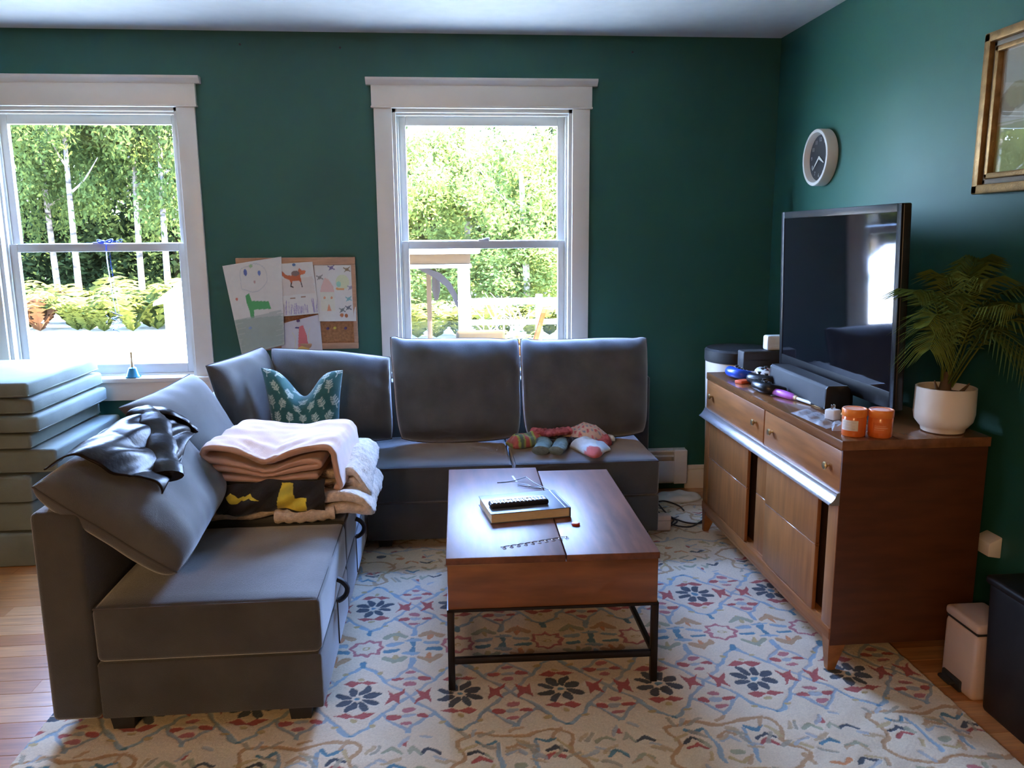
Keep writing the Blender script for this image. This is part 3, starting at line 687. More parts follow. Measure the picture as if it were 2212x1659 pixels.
def clothes():
    zs = .433
    sg = mat('sage_knit', (.16, .20, .16), .95, var=.2, scale=50, bump=.5, bscale=260)
    redm = mat('red_print_knit', (.42, .06, .07), .9, var=.4, scale=55, col2=(.55, .14, .15))
    limem = mat('lime_red_knit', (.30, .34, .06), .9, var=.7, scale=28, col2=(.40, .10, .05)); navy = mat('navy_knit', (.022, .025, .04), .9)
    GS = 'small socks heaped on the back seat'
    sock('baby_sock', [(.44, 3.97, zs+.018), (.47, 3.88, zs+.022), (.475, 3.80, zs+.022), (.45, 3.72, zs+.020), (.44, 3.68, zs+.018)], .037, sg, 'sage green ribbed sock at the left front of the clothes heap', GS)
    sock('baby_sock', [(.565, 3.83, zs+.02), (.55, 3.77, zs+.022), (.53, 3.70, zs+.02), (.51, 3.665, zs+.02)], .034, sg, 'second sage green sock, toe pointing at the seat edge', GS)
    sock('baby_sock', [(.46, 3.92, zs+.055), (.51, 3.885, zs+.055), (.555, 3.875, zs+.062), (.615, 3.90, zs+.06)], .036, redm, 'red patterned sock lying across the middle of the heap', GS)
    sock('baby_sock', [(.58, 3.86, zs+.02), (.62, 3.84, zs+.02), (.67, 3.86, zs+.02)], .032, navy, 'navy sock under the white garment', GS)
    def limep(X, Y):
        C = np.ones(X.shape+(3,))*np.array((.34, .38, .07)); s = np.sin(X*95+Y*30); C[s > .35] = (.45, .09, .06); C[s < -.55] = (.12, .16, .10); return C
    crumple('knit_hat', [(.29, 3.90), (.33, 3.80), (.42, 3.83), (.50, 3.88), (.47, 3.945), (.35, 3.95)], zs-.004, .07, 3, PRINT, 'lime and red striped knit hat at the left end of the heap', 'hat', paint=limep)
    def pinkp(X, Y):
        C = np.ones(X.shape+(3,))*np.array((.72, .50, .40)); k = np.sin(X*160)*np.sin(Y*150)
        C[k > .55] = (.62, .12, .14); C[k < -.72] = (.25, .30, .42); return C
    crumple('baby_romper', [(.57, 3.93), (.63, 3.85), (.72, 3.82), (.80, 3.86), (.81, 3.92), (.70, 3.955), (.60, 3.955)], zs+.012, .085, 8, PRINT, 'pink floral baby romper on top of the clothes heap', 'clothes', paint=pinkp)
    def whp(X, Y):
        C = np.ones(X.shape+(3,))*np.array((.72, .70, .62)); p_ell(C, X, Y, (.683, 3.625), .05, .045, (.62, .13, .10)); p_ell(C, X, Y, (.745, 3.72), .03, .03, (.55, .65, .68)); return C
    crumple('baby_shirt', [(.60, 3.80), (.63, 3.72), (.67, 3.60), (.71, 3.605), (.75, 3.68), (.79, 3.73), (.77, 3.80), (.70, 3.86), (.63, 3.86)], zs-.004, .055, 12, PRINT, 'white baby shirt with a coral patch at the front of the heap', 'clothes', paint=whp)
    crumple('red_cloth', [(.71, 3.80), (.78, 3.79), (.82, 3.84), (.77, 3.89), (.72, 3.87)], zs-.004, .06, 15, redm, 'red crumpled cloth at the right end of the heap', 'clothes')
    crumple('white_tag_cloth', [(.80, 3.90), (.84, 3.89), (.85, 3.92), (.81, 3.93)], zs-.004, .035, 17, WHITE, 'tiny white cloth scrap right of the clothes heap', 'cloth', n=12, ns=24)
clothes()

# ================================================================== coffee table
def coffee_table():
    t = thing('coffee_table', 'cherry wood lift-top coffee table on a dark steel frame', 'table', (.33, 2.87, 0))
    x0, x1, y0, y1 = -.012, .668, 2.386, 3.36
    ang = Matrix.Translation((x0, y0, 0)) @ Matrix.Rotation(math.radians(-1.0), 4, 'Z') @ Matrix.Translation((-x0, -y0, 0))
    obj('apron', MB().box(x0+.004, x1-.004, y0+.004, y1-.004, .290, .440, .003, m=ang), TBL, t)
    obj('tabletop', MB().box(x0, .3655, y0, y1+.012, .440, .464, .003, m=ang), TBLT, t)
    obj('tabletop', MB().box(.369, x1, y0, y1-.04, .440, .463, .003, m=ang), TBLT, t)
    b = .011
    for x in (x0+b, x1-b):
        for y in (y0+b, y1-b):
            obj('leg', MB().box(x-b, x+b, y-b, y+b, .0142, .290, .001, m=ang), STEEL, t)
        obj('stretcher', MB().box(x-.008, x+.008, y0+2*b, y1-2*b, .105, .122, .001, m=ang), STEEL, t)
    for y in (y0+b, y1-b):
        obj('stretcher', MB().box(x0+2*b, x1-2*b, y-.008, y+.008, .102, .122, .001, m=ang), STEEL, t)
    obj('steel_frame', MB().box(x0, x1, y0, y0+2*b, .282, .291, m=ang).box(x0, x1, y1-2*b, y1, .282, .291, m=ang).box(x0, x0+2*b, y0+2*b, y1-2*b, .282, .291, m=ang).box(x1-2*b, x1, y0+2*b, y1-2*b, .282, .291, m=ang), STEEL, t)
    # book
    TT = .4642
    R = Matrix.Translation((.273, 2.805, TT)) @ Matrix.Rotation(math.radians(9), 4, 'Z')
    w, d, h = .145, .105, .036
    bk = thing('hardcover_book', 'thick hardcover book with cover painted in reflected-sky blue, lying on the coffee table', 'book', (.273, 2.805, TT))
    cov = mat('book_cover_sky_tint', (.11, .13, .17), .35, var=.1, coat=.0, spec=.8); pg = mat('page_block', (.66, .50, .30), .9, var=.12, scale=60, stretch=(1, 1, 14))  # blue window reflection put into the colour of the tan cover
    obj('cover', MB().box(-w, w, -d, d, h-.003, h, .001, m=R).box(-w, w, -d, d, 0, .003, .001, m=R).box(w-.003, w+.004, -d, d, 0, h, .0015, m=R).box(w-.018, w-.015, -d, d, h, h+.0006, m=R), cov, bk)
    obj('pages', MB().box(-w+.004, w-.003, -d+.003, d-.003, .003, h-.003, m=R), pg, bk, smooth=False)
    # remote
    zt = TT+h+.0005
    R = Matrix.Translation((.252, 2.765, zt)) @ Matrix.Rotation(math.radians(9), 4, 'Z')
    rm = thing('remote_control', 'long black remote control with grey keys lying on the book', 'remote', (.252, 2.765, zt))
    obj('shell', MB().box(-.108, .108, -.024, .024, 0, .020, .008, 3, m=R), BLK, rm)
    km = mat('remote_keys', (.45, .47, .50), .4); km2 = mat('remote_keys_dark', (.10, .10, .11), .4)
    for i in range(14):
        for j in range(3):
            x = -.092+i*.0142; y = -.013+j*.013
            if i in (4, 9) and j == 1: continue
            obj('key', MB().box(x-.0048, x+.0048, y-.0048, y+.0048, .0195, .0222, .001, 1, m=R), km if (i+j) % 5 else km2, rm)
    # bottle cap
    cp_ = thing('bottle_cap', 'small red and white bottle cap right of the book', 'cap', (.44, 2.643, TT-.001))
    obj('rim', MB().lathe([(.0, 0), (.0145, 0), (.0150, .002), (.0142, .007), (.012, .0085), (0, .0085)], (.44, 2.643, TT-.001), 24), mat('red_cap', (.45, .05, .03), .4), cp_)
    obj('face', MB().lathe([(0, .0085), (.0115, .0085), (.0112, .0095), (0, .0095)], (.44, 2.643, TT-.001), 24), WHITE, cp_)
    # glasses
    gl = thing('wire_eyeglasses', 'thin black wire eyeglasses lying behind the book', 'glasses', (.29, 3.11, TT))
    g = TT+.0022
    obj('temple', MB().tube(curve([(.200, 3.153, g), (.26, 3.166, g), (.321, 3.179, g+.012)], 10), .0016, 6), BLK, gl)
    obj('temple', MB().tube(curve([(.321, 3.179, g+.012), (.35, 3.11, g+.006), (.395, 3.035, g)], 10), .0016, 6), BLK, gl)
    def rim_(cx, cyy, rot, w_, h_):
        return [(cx+w_*math.cos(k*.4488)*math.cos(rot)-h_*math.sin(k*.4488)*math.sin(rot), cyy+w_*math.cos(k*.4488)*math.sin(rot)+h_*math.sin(k*.4488)*math.cos(rot), g+.002) for k in range(14)]
    obj('rim', MB().tube(rim_(.305, 3.098, -.65, .030, .012), .0014, 5, closed=True), BLK, gl)
    obj('rim', MB().tube(rim_(.350, 3.065, -.65, .024, .010), .0014, 5, closed=True), BLK, gl)
    obj('bridge', MB().tube([(.326, 3.084, g+.002), (.334, 3.078, g+.002)], .0014, 5), BLK, gl)
    tag(obj('paper_strip', MB().box(-.045, .045, -.004, .004, 0, .0006, m=Matrix.Translation((.276, 3.202, TT)) @ Matrix.Rotation(math.radians(-83), 4, 'Z')), mat('white_paper', (.8, .8, .8), .8)), 'thin white paper strip on the far end of the table', 'paper')
    # curly clear strand
    pts = []
    for i in range(220):
        s = i/219; x = .165+s*.235; y = 2.452+s*.075
        pts.append((x+.011*math.sin(s*62), y+.011*math.cos(s*62), TT+.0012))
    tag(obj('curly_strand', MB().tube(pts, .0011, 5), mat('clear_strand', (.20, .22, .28), .2, var=.1)), 'thin curly plastic strand on the front of the tabletop', 'string')
coffee_table()

# ================================================================== dresser
DX, DY0, DY1, DXB, DZ = 1.250, 2.385, 3.720, 1.742, .806
def dresser():
    t = thing('dresser', 'mid-century walnut dresser with sliding doors along the green wall', 'dresser', ((DX+DXB)/2, (DY0+DY1)/2, 0))
    obj('top', MB().box(DX, DXB+.008, DY0-.002, DY1+.002, .774, DZ, .002), DREST, t)
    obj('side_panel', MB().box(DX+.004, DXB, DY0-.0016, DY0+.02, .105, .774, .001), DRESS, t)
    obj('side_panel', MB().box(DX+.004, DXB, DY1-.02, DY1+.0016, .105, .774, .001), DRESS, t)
    obj('back_panel', MB().box(DXB-.012, DXB, DY0+.02, DY1-.02, .12, .774), DARKW, t)
    obj('divider', MB().box(DX+.03, DXB-.02, DY0+.02, DY1-.02, .600, .618).box(DX+.01, DXB-.02, 3.012, 3.026, .618, .774), DARKW, t)
    obj('bottom_rail', MB().box(DX-.002, DX+.05, DY0, DY1, .125, .165, .003).box(DX+.004, DX+.05, DY0, DY1, .105, .125, .002).box(DX+.012, DXB-.02, DY0+.02, DY1-.02, .150, .170, .001), DRES, t)
    obj('stile', MB().box(DX+.002, DX+.03, DY0, DY0+.066, .165, .60, .002), DRESV, t)
    obj('stile', MB().box(DX+.002, DX+.03, DY1-.066, DY1, .165, .60, .002), DRESV, t)
    for (y0, y1) in ((DY0+.004, 3.010), (3.020, DY1-.004)):
        d = obj('drawer', MB().box(DX+.003, DX+.022, y0, y1, .634, .771, .002), DRES, t)
        for yk in (y0+.078, y1-.080):
            obj('knob', MB().lathe([(0, 0), (.005, 0), (.0045, .008), (.012, .012), (.0135, .016), (.011, .020), (0, .0215)], (DX+.003, yk, .703), 18, axis='x'), BRASS, d)
    # projecting concave pull rail under the drawers
    pr = [(DX+.02, .592), (DX-.022, .592), (DX-.031, .5945), (DX-.030, .5985), (DX-.026, .600), (DX-.018, .6085), (DX-.011, .618), (DX-.006, .6285), (DX-.006, .632), (DX-.002, .634), (DX+.02, .634)]
    obj('pull_rail', MB().prism(pr, 'y', DY0-.001, DY1+.001), mat('polished_rail', (.55, .50, .48), .24, metal=.75, var=.015), t)
    # sliding doors with a grooved line
    for (y0, y1, xf) in ((2.525, 2.966, DX+.002), (3.163, DY1-.066, DX+.002), (2.966, 3.10, DX+.018)):
        dm = MB()
        dm.box(xf, xf+.014, y0, y1, .406, .597, .0015); dm.box(xf, xf+.014, y0, y1, .168, .402, .0015); dm.box(xf+.004, xf+.014, y0, y1, .398, .41)
        d = obj('door', dm, DRESV, t)
        obj('groove_lip', MB().box(xf-.0015, xf+.004, y0+.004, y1-.004, .4022, .4050, .0008, 1), mat('lip_wood', (.35, .2, .13), .2, coat=1), d)
    obj('back_door', MB().box(DX+.040, DX+.052, DY0+.06, DY1-.06, .168, .597), DARKW, t)
    for (x, y, sx, syy) in ((DX, DY0, 1, 1), (DX, DY1, 1, -1), (DXB, DY0, -1, 1), (DXB, DY1, -1, -1)):
        L = MB(); b = bmesh.new(); zb = .0145 if x < 1.5 or y < 0 else (.0 if x > RX1 else .0145)
        top = [b.verts.new((x+sx*a, y+syy*c, .16)) for a, c in ((0, 0), (.078, 0), (.078, .06), (0, .06))]
        bot = [b.verts.new((x+sx*(a+.004), y+syy*(c+.003), zb)) for a, c in ((0, 0), (.024, 0), (.024, .024), (0, .024))]
        b.faces.new(top); b.faces.new(bot[::-1])
        for i in range(4): b.faces.new((top[i], top[(i+1) % 4], bot[(i+1) % 4], bot[i]))
        bmesh.ops.recalc_face_normals(b, faces=b.faces)
        L._merge(b); obj('leg', L, DRES, t)
dresser()

# ================================================================== television and dresser clutter
def tv():
    t = thing('television', 'large flat screen television standing on the dresser', 'television', (1.54, 3.07, DZ))
    a, b = Vector((1.486, 2.53, 0)), Vector((1.508, 3.515, 0)); al = (b-a).normalized(); L = (b-a).length
    nrm = Vector((-al.y, al.x, 0)); tilt = math.radians(-2.0)
    M = Matrix.Translation((a.x+.013, a.y, .865)) @ Matrix(((al.x, nrm.x, 0, 0), (al.y, nrm.y, 0, 0), (0, 0, 1, 0), (0, 0, 0, 1))) @ Matrix.Rotation(tilt, 4, 'X')
    # local: x along the screen, y towards viewer, z up
    H = .685
    obj('housing', MB().box(0, L, -.032, -.002, 0, H, .006, 3, m=M).box(.12, L-.12, -.065, -.03, .10, H-.12, .02, 3, m=M), BLK, t)
    fr = mat('gloss_black_bezel', (.008, .008, .009), .40, var=.1, spec=.15)
    obj('bezel', MB().box(0, .028, -.004, .004, 0, H, .002, m=M).box(L-.028, L, -.004, .004, 0, H, .002, m=M).box(.028, L-.028, -.004, .004, H-.028, H, .002, m=M).box(.028, L-.028, -.004, .004, 0, .060, .002, m=M), fr, t)
    obj('screen', MB().box(.026, L-.026, -.004, .0008, .055, H-.026, m=M), mat('lcd_glass', (.006, .006, .008), .045, var=.1, spec=.8), t, smooth=False)
    cx = L/2
    obj('stand_neck', MB().box(cx-.12, cx+.12, -.045, -.015, -.06, .06, .006, m=M), BLK, t)
    S = Matrix.Translation((1.52, 3.04, DZ)) @ Matrix.Rotation(math.atan2(al.y, al.x), 4, 'Z')
    obj('stand_base', MB().box(-.27, .27, -.11, .012, .0, .014, .006, 3, m=S), fr, t)
tv()
def soundbar():
    t = thing('soundbar', 'long black soundbar on the dresser in front of the television', 'speaker', (1.41, 3.05, DZ))
    a, b = Vector((1.434, 2.79, 0)), Vector((1.446, 3.335, 0)); al = (b-a).normalized(); L = (b-a).length
    M = Matrix.Translation((a.x, a.y, DZ)) @ Matrix.Rotation(math.atan2(al.y, al.x), 4, 'Z')
    pr = [(-.046, .008), (-.046, .085), (-.034, .098), (.036, .098), (.044, .088), (.046, .012), (.036, .006), (-.036, .006)]
    obj('body', MB().prism(pr, 'x', .004, L-.004, .003, m=M), mat('speaker_mesh', (.016, .016, .017), .5, var=.2, bump=.4, bscale=900), t)
    obj('end_cap', MB().prism([(x*1.03, z*1.01) for x, z in pr], 'x', 0, .01, .002, m=M), BLK, t)
    obj('end_cap', MB().prism([(x*1.03, z*1.01) for x, z in pr], 'x', L-.01, L, .002, m=M), BLK, t)
    obj('foot', MB().box(.05, .09, -.03, .03, 0, .008, .002, m=M).box(L-.09, L-.05, -.03, .03, 0, .008, .002, m=M), BLKR, t)
soundbar()
def controller(x, y, z, rot, m, label, grip=None, deco=None, tilt=0.0):
    t = thing('game_controller', label, 'controller', (x, y, z), 'game controllers on the dresser')
    M = Matrix.Translation((x, y, z)) @ Matrix.Rotation(rot, 4, 'Z') @ Matrix.Rotation(tilt, 4, 'X')
    pts = [(-.062, -.060, .018), (-.058, -.025, .022), (-.045, .012, .026), (0, .022, .027), (.045, .012, .026), (.058, -.025, .022), (.062, -.060, .018)]
    rs = [.013, .019, .023, .0235, .023, .019, .013]
    P = curve(pts, 30); R_ = np.interp(np.linspace(0, 6, len(P)), range(7), rs)
    obj('shell', MB().tube(P, list(R_), 14, flat=1.0, m=M).box(-.045, .045, -.018, .03, .010, .044, .012, 3, m=M), m, t)
    if grip is not None:
        for s in (-1, 1):
            obj('grip', MB().tube(curve([(s*.063, -.064, .018), (s*.0595, -.035, .021), (s*.054, -.012, .0235)], 8), [.0135]+[.0185]*7+[.0215]*3, 12, m=M), grip, t)
    dk = deco or BLKR
    for (sx, syy) in ((-.034, .014), (.018, -.006)):
        obj('thumbstick', MB().lathe([(.005, .0), (.005, .007), (.0085, .009), (.008, .013), (0, .0125)], (sx, syy, .043), 14, m=M), dk, t)
    for k in range(4):
        a = k*math.pi/2; obj('button', MB().lathe([(.0042, 0), (.0042, .004), (0, .0048)], (.036+.009*math.cos(a), .014+.009*math.sin(a), .043), 10, m=M), dk, t)
    obj('dpad', MB().box(-.027, -.013, -.010, -.005, .043, .047, .001, 1, m=M).box(-.0225, -.0175, -.0145, -.0005, .043, .047, .001, 1, m=M), dk, t)
BLUEP = mat('blue_plastic', (.015, .07, .52), .3); WHP = mat('white_gloss', (.75, .74, .72), .3); REDP = mat('red_plastic', (.55, .05, .04), .35)
controller(1.335, 3.545, DZ+.001, math.radians(100), BLUEP, 'blue and white game controller at the far left of the dresser', WHP)
controller(1.445, 3.50, DZ+.001, math.radians(75), WHP, 'white game controller with red grips beside the soundbar', REDP)
controller(1.375, 3.36, DZ+.001, math.radians(120), BLK, 'black game controller left of the soundbar end, behind the front black one', None)
controller(1.320, 3.19, DZ+.001, math.radians(95), BLK, 'black game controller nearest the dresser front edge', None)
tag(obj('orange_block', MB().box(-.032, .032, -.02, .02, 0, .014, .003, m=Matrix.Translation((1.315, 3.42, DZ)) @ Matrix.Rotation(.5, 4, 'Z')), mat('orange_red_plastic', (.75, .12, .04), .4)), 'small orange-red plastic block on the dresser edge', 'block')
def brush():
    t = thing('makeup_brush', 'purple-handled tool with white shaft lying on the dresser', 'tool', (1.345, 3.03, DZ))
    pur = mat('purple_grip', (.50, .12, .55), .35); z = DZ+.0165
    P = [(1.330, 3.150, z), (1.334, 3.135, z), (1.350, 3.08, z), (1.366, 3.03, z-.002), (1.372, 3.015, z-.003)]
    obj('handle', MB().tube(P, [.006, .013, .0155, .014, .009], 14), pur, t)
    obj('ferrule', MB().tube([(1.372, 3.017, z-.003), (1.376, 3.002, z-.004)], [.010, .0085], 12), mat('tan_ferrule', (.62, .45, .25), .5), t)
    obj('shaft', MB().tube([(1.376, 3.003, z-.004), (1.396, 2.915, z-.007)], .0065, 12), WHP, t)
    obj('tip', MB().tube([(1.396, 2.916, z-.007), (1.399, 2.900, z-.007)], [.0062, .004], 10), BLKR, t)
brush()
def tub():
    t = thing('lidded_tub', 'round beige tub with a black lid at the far end of the dresser', 'tub', (1.375, 3.625, DZ))
    c = (1.385, 3.600+.015, DZ)
    obj('body', MB().lathe([(0, 0), (.098, 0), (.102, .004), (.104, .062), (0, .062)], c, 40), CREAM, t)
    obj('lid', MB().lathe([(0, .060), (.106, .060), (.108, .064), (.108, .092), (.102, .100), (.06, .103), (0, .104)], c, 40), BLKR, t)
def blackbox():
    t = thing('game_console', 'black game console standing left of the television', 'console', (1.56, 3.66, DZ))
    o = obj('body', MB().box(1.395, 1.66, 3.635, 3.715, DZ, .915, .008, 3), mat('dark_case', (.028, .024, .022), .6, var=.15, bump=.3, bscale=500), t)
    obj('disc_slot', MB().box(1.42, 1.52, 3.633, 3.636, .87, .874), BLK, t)
    r = thing('router', 'small white router box on top of the black console', 'router', (1.60, 3.68, .915))
    obj('case', MB().box(1.512, 1.625, 3.648, 3.705, .9152, .985, .010, 3), WHP, r)
    obj('vent', MB().box(1.53, 1.60, 3.646, 3.649, .925, .928).box(1.53, 1.60, 3.646, 3.649, .932, .935), WHITE, r)
blackbox()
TUBC = 1
tub_t = thing('lidded_bin', 'round beige bin with a black lid in the corner behind the dresser', 'bin', (1.50, 4.06, 0))
obj('body', MB().lathe([(0, 0), (.140, 0), (.150, .01), (.172, .79), (0, .79)], (1.545, 4.09, .0145), 40), CREAM, tub_t)
obj('lid', MB().lathe([(0, .788), (.176, .788), (.178, .794), (.178, .845), (.168, .856), (.10, .862), (0, .864)], (1.545, 4.09, .0145), 40), BLKR, tub_t)
def jars():
    om = mat('orange_jar', (.72, .15, .02), .28, var=.08, scale=8, coat=.4); ol = mat('orange_lid', (.80, .22, .03), .35); lb = mat('jar_label', (1, 1, 1), .6, vcol=True)
    for i, (x, y, lab) in enumerate(((1.322, 2.455, 'orange lidded jar with a pale label at the dresser front corner'), (1.398, 2.430, 'orange lidded jar without a visible label, right of the labelled jar'))):
        t = thing('orange_jar', lab, 'jar', (x, y, DZ), 'orange jars on the dresser')
        obj('jar', MB().lathe([(0, .001), (.034, .001), (.037, .005), (.0375, .064), (.035, .068), (0, .068)], (x, y, DZ), 36), om, t)
        obj('lid', MB().lathe([(0, .066), (.038, .066), (.039, .068), (.039, .088), (.037, .091), (.034, .0905), (.033, .0885), (0, .0885)], (x, y, DZ), 36), ol, t)
        if i == 0:
            a, z = np.meshgrid(np.linspace(math.radians(175), math.radians(262), 40), np.linspace(.022, .056, 24))
            C = np.ones(a.shape+(3,))*np.array((.74, .66, .56)); U = (a-a.min())/(a.max()-a.min()); V = (z-.022)/.034
            for k, w in ((.78, .8), (.62, .55), (.46, .7), (.30, .6), (.16, .75)): p_line(C, U, V, [(.1, k), (.1+w, k)], .022, (.45, .36, .30), .6)
            grid('paper_label', np.stack([x+.0381*np.cos(a), y+.0381*np.sin(a), DZ+z], -1), lb, t, C)
        else:
            a, z = np.meshgrid(np.linspace(math.radians(205), math.radians(285), 40), np.linspace(.018, .052, 20))
            C = np.ones(a.shape+(3,))*np.array((.70, .145, .02)); U = (a-a.min())/(a.max()-a.min()); V = (z-.018)/.034
            for k, w in ((.7, .6), (.5, .7), (.3, .5)): p_line(C, U, V, [(.15, k), (.15+w, k)], .035, (.85, .45, .25), .6)
            grid('print', np.stack([x+.0381*np.cos(a), y+.0381*np.sin(a), DZ+z], -1), lb, t, C)
jars()
def charger_bag():
    t = thing('usb_charger', 'white cube charger with metal prongs standing on the clear packet', 'charger', (1.335, 2.64, DZ))
    M = Matrix.Translation((1.345, 2.645, DZ+.010)) @ Matrix.Rotation(.5, 4, 'Z')
    obj('case', MB().box(-.020, .020, -.020, .020, 0, .036, .005, 3, m=M), WHP, t)
    pm = mat('chrome', (.7, .7, .7), .15, metal=1)
    for s in (-1, 1): obj('prong', MB().box(s*.007-.0012, s*.007+.0012, -.004, .004, .035, .052, .0006, 1, m=M), pm, t)
    # crinkled clear plastic packet
    pk = bpy.data.materials.new('clear_film'); pk.use_nodes = True; p = pk.node_tree.nodes['Principled BSDF']
    nzp = nd(pk.node_tree, 'ShaderNodeTexNoise'); nzp.inputs['Scale'].default_value = 40; rr = nd(pk.node_tree, 'ShaderNodeMapRange'); rr.inputs[3].default_value = .35; rr.inputs[4].default_value = .75
    pk.node_tree.links.new(nzp.outputs[0], rr.inputs[0]); pk.node_tree.links.new(rr.outputs[0], p.inputs['Alpha'])
    p.inputs['Base Color'].default_value = (.62, .66, .72, 1); p.inputs['Roughness'].default_value = .12
    def pack(out, label, seed, h):
        q = np.array(out, float); n = 40; a, b = np.meshgrid(np.linspace(0, 1, n), np.linspace(0, 1, n))
        P = q[0]*((1-a)*(1-b))[..., None]+q[1]*(a*(1-b))[..., None]+q[2]*(a*b)[..., None]+q[3]*((1-a)*b)[..., None]
        P3 = np.stack([P[..., 0], P[..., 1], P[..., 0]*0], -1); k = np.clip(np.minimum.reduce([a, 1-a, b, 1-b])*7, 0, 1)
        P3[..., 2] = DZ+.0012+k*h*(.5+.35*nz3(P3, 90, seed)+.35*np.abs(nz3(P3, 170, seed+1)))
        return tag(grid('plastic_packet', P3, pk), label, 'packet')
    pack([(1.262, 2.80), (1.275, 2.545), (1.375, 2.60), (1.345, 2.86)], 'crinkled clear plastic packet lying under the white charger', 3, .012)
    pack([(1.28, 2.515), (1.33, 2.505), (1.40, 2.60), (1.33, 2.625)], 'clear plastic packet tucked behind the orange jars', 6, .016)
    tag(obj('gold_pen', MB().tube([(1.40, 2.92, DZ+.005), (1.435, 2.70, DZ+.005)], .0048, 10), mat('gold_stick', (.55, .40, .18), .4)), 'thin wooden stick lying beside the soundbar', 'stick')
charger_bag()

def palm():
    t = thing('potted_palm', 'green palm in a white pot on the dresser end', 'plant', (1.635, 2.47, DZ))
    c = (1.640, 2.475, DZ)
    obj('pot', MB().lathe([(0, .002), (.062, .002), (.066, .005), (.068, .016), (.074, .022), (.088, .040), (.093, .065), (.0915, .150), (.0885, .1515), (.084, .148), (.084, .125), (0, .125)], c, 48), CREAM, t)
    obj('soil', MB().lathe([(0, .131), (.04, .133), (.083, .127), (.083, .12)], c, 30), mat('potting_soil', (.05, .03, .02), .95, var=.5, scale=90, bump=1, bscale=120), t)
    fm = [leafmat('palm_leaf_%d' % i, cc, .35, .25, 9) for i, cc in enumerate(((.10, .135, .026), (.14, .165, .030), (.08, .11, .026)))]
    br = mat('palm_sheath', (.12, .07, .03), .8, var=.4)
    obj('sheath', MB().tube([(c[0]-.005, c[1], DZ+.125), (c[0], c[1], DZ+.20)], [.022, .012], 10).tube([(c[0]-.03, c[1]-.01, DZ+.125), (c[0]-.055, c[1]-.02, DZ+.175)], [.009, .002], 6).tube([(c[0]+.03, c[1]-.02, DZ+.125), (c[0]+.06, c[1]-.03, DZ+.165)], [.009, .002], 6), br, t)
    r = random.Random(3)
    # tips of the arching fronds, relative to the pot centre
    tips = [(-.20, -.10, .50, .60), (-.18, -.16, .36, .52), (.03, -.06, .64, .70), (.07, .02, .60, .70), (-.05, -.02, .56, .62), (.14, -.16, .52, .60), (.17, -.04, .42, .55),
            (.16, -.30, .34, .50), (.06, -.34, .20, .46), (.15, -.22, .16, .42), (-.13, -.10, .24, .44), (.10, .14, .55, .60), (-.08, -.06, .46, .56), (.02, -.26, .44, .54), (.12, -.34, .48, .56), (.14, .10, .30, .46), (.0, -.16, .56, .62)]
    for i, (dx, dy, dz, hz) in enumerate(tips):
        dz *= .68; hz *= .68
        b = Vector((c[0]+r.uniform(-.015, .015), c[1]+r.uniform(-.015, .015), DZ+.15))
        tip = Vector((c[0]+dx, c[1]+dy, DZ+.13+dz)); mid = b*.45+tip*.55; mid.z = DZ+.13+max(dz*.75, hz*.72)
        mid.x = b.x+(tip.x-b.x)*.42; mid.y = b.y+(tip.y-b.y)*.42
        P = curve([b, b*.5+mid*.5+Vector((0, 0, .015)), mid, tip*.6+mid*.4+Vector((0, 0, .02)), tip], 32)
        mb = MB(); mb.tube(P, [.0032*(1-.75*k/len(P)) for k in range(len(P))], 5)
        bm = mb.bm; N = len(P)
        for k in range(int(N*.30), N):
            s = (k-N*.30)/(N*.70); T = (P[min(k+1, N-1)]-P[k-1]).normalized(); side = T.cross(Vector((0, 0, 1)))
            side = side.normalized() if side.length > .05 else Vector((1, 0, 0))
            nrm = side.cross(T); Ll = .15*(math.sin(math.pi*(s*.86+.12))**.7)*r.uniform(.85, 1.1)
            for sg in (-1, 1):
                d = (side*sg*.8+T*.75+nrm*.12).normalized(); w = .0042
                q0 = P[k]; q1 = q0+d*Ll*.5+Vector((0, 0, -.012*Ll/.1)); q2 = q0+d*Ll+Vector((0, 0, -.055*Ll/.1))
                for q in (q1, q2): q.x = min(q.x, XR-.006)
                wv = T*w
                v = [bm.verts.new(p) for p in (q0-wv*.4, q0+wv*.4, q1+wv, q1-wv, q2)]
                bm.faces.new((v[0], v[1], v[2], v[3])); bm.faces.new((v[3], v[2], v[4]))
        for v in bm.verts: v.co.x = min(v.co.x, XR-.005)
        obj('frond', mb, fm[i % 3], t)
palm()

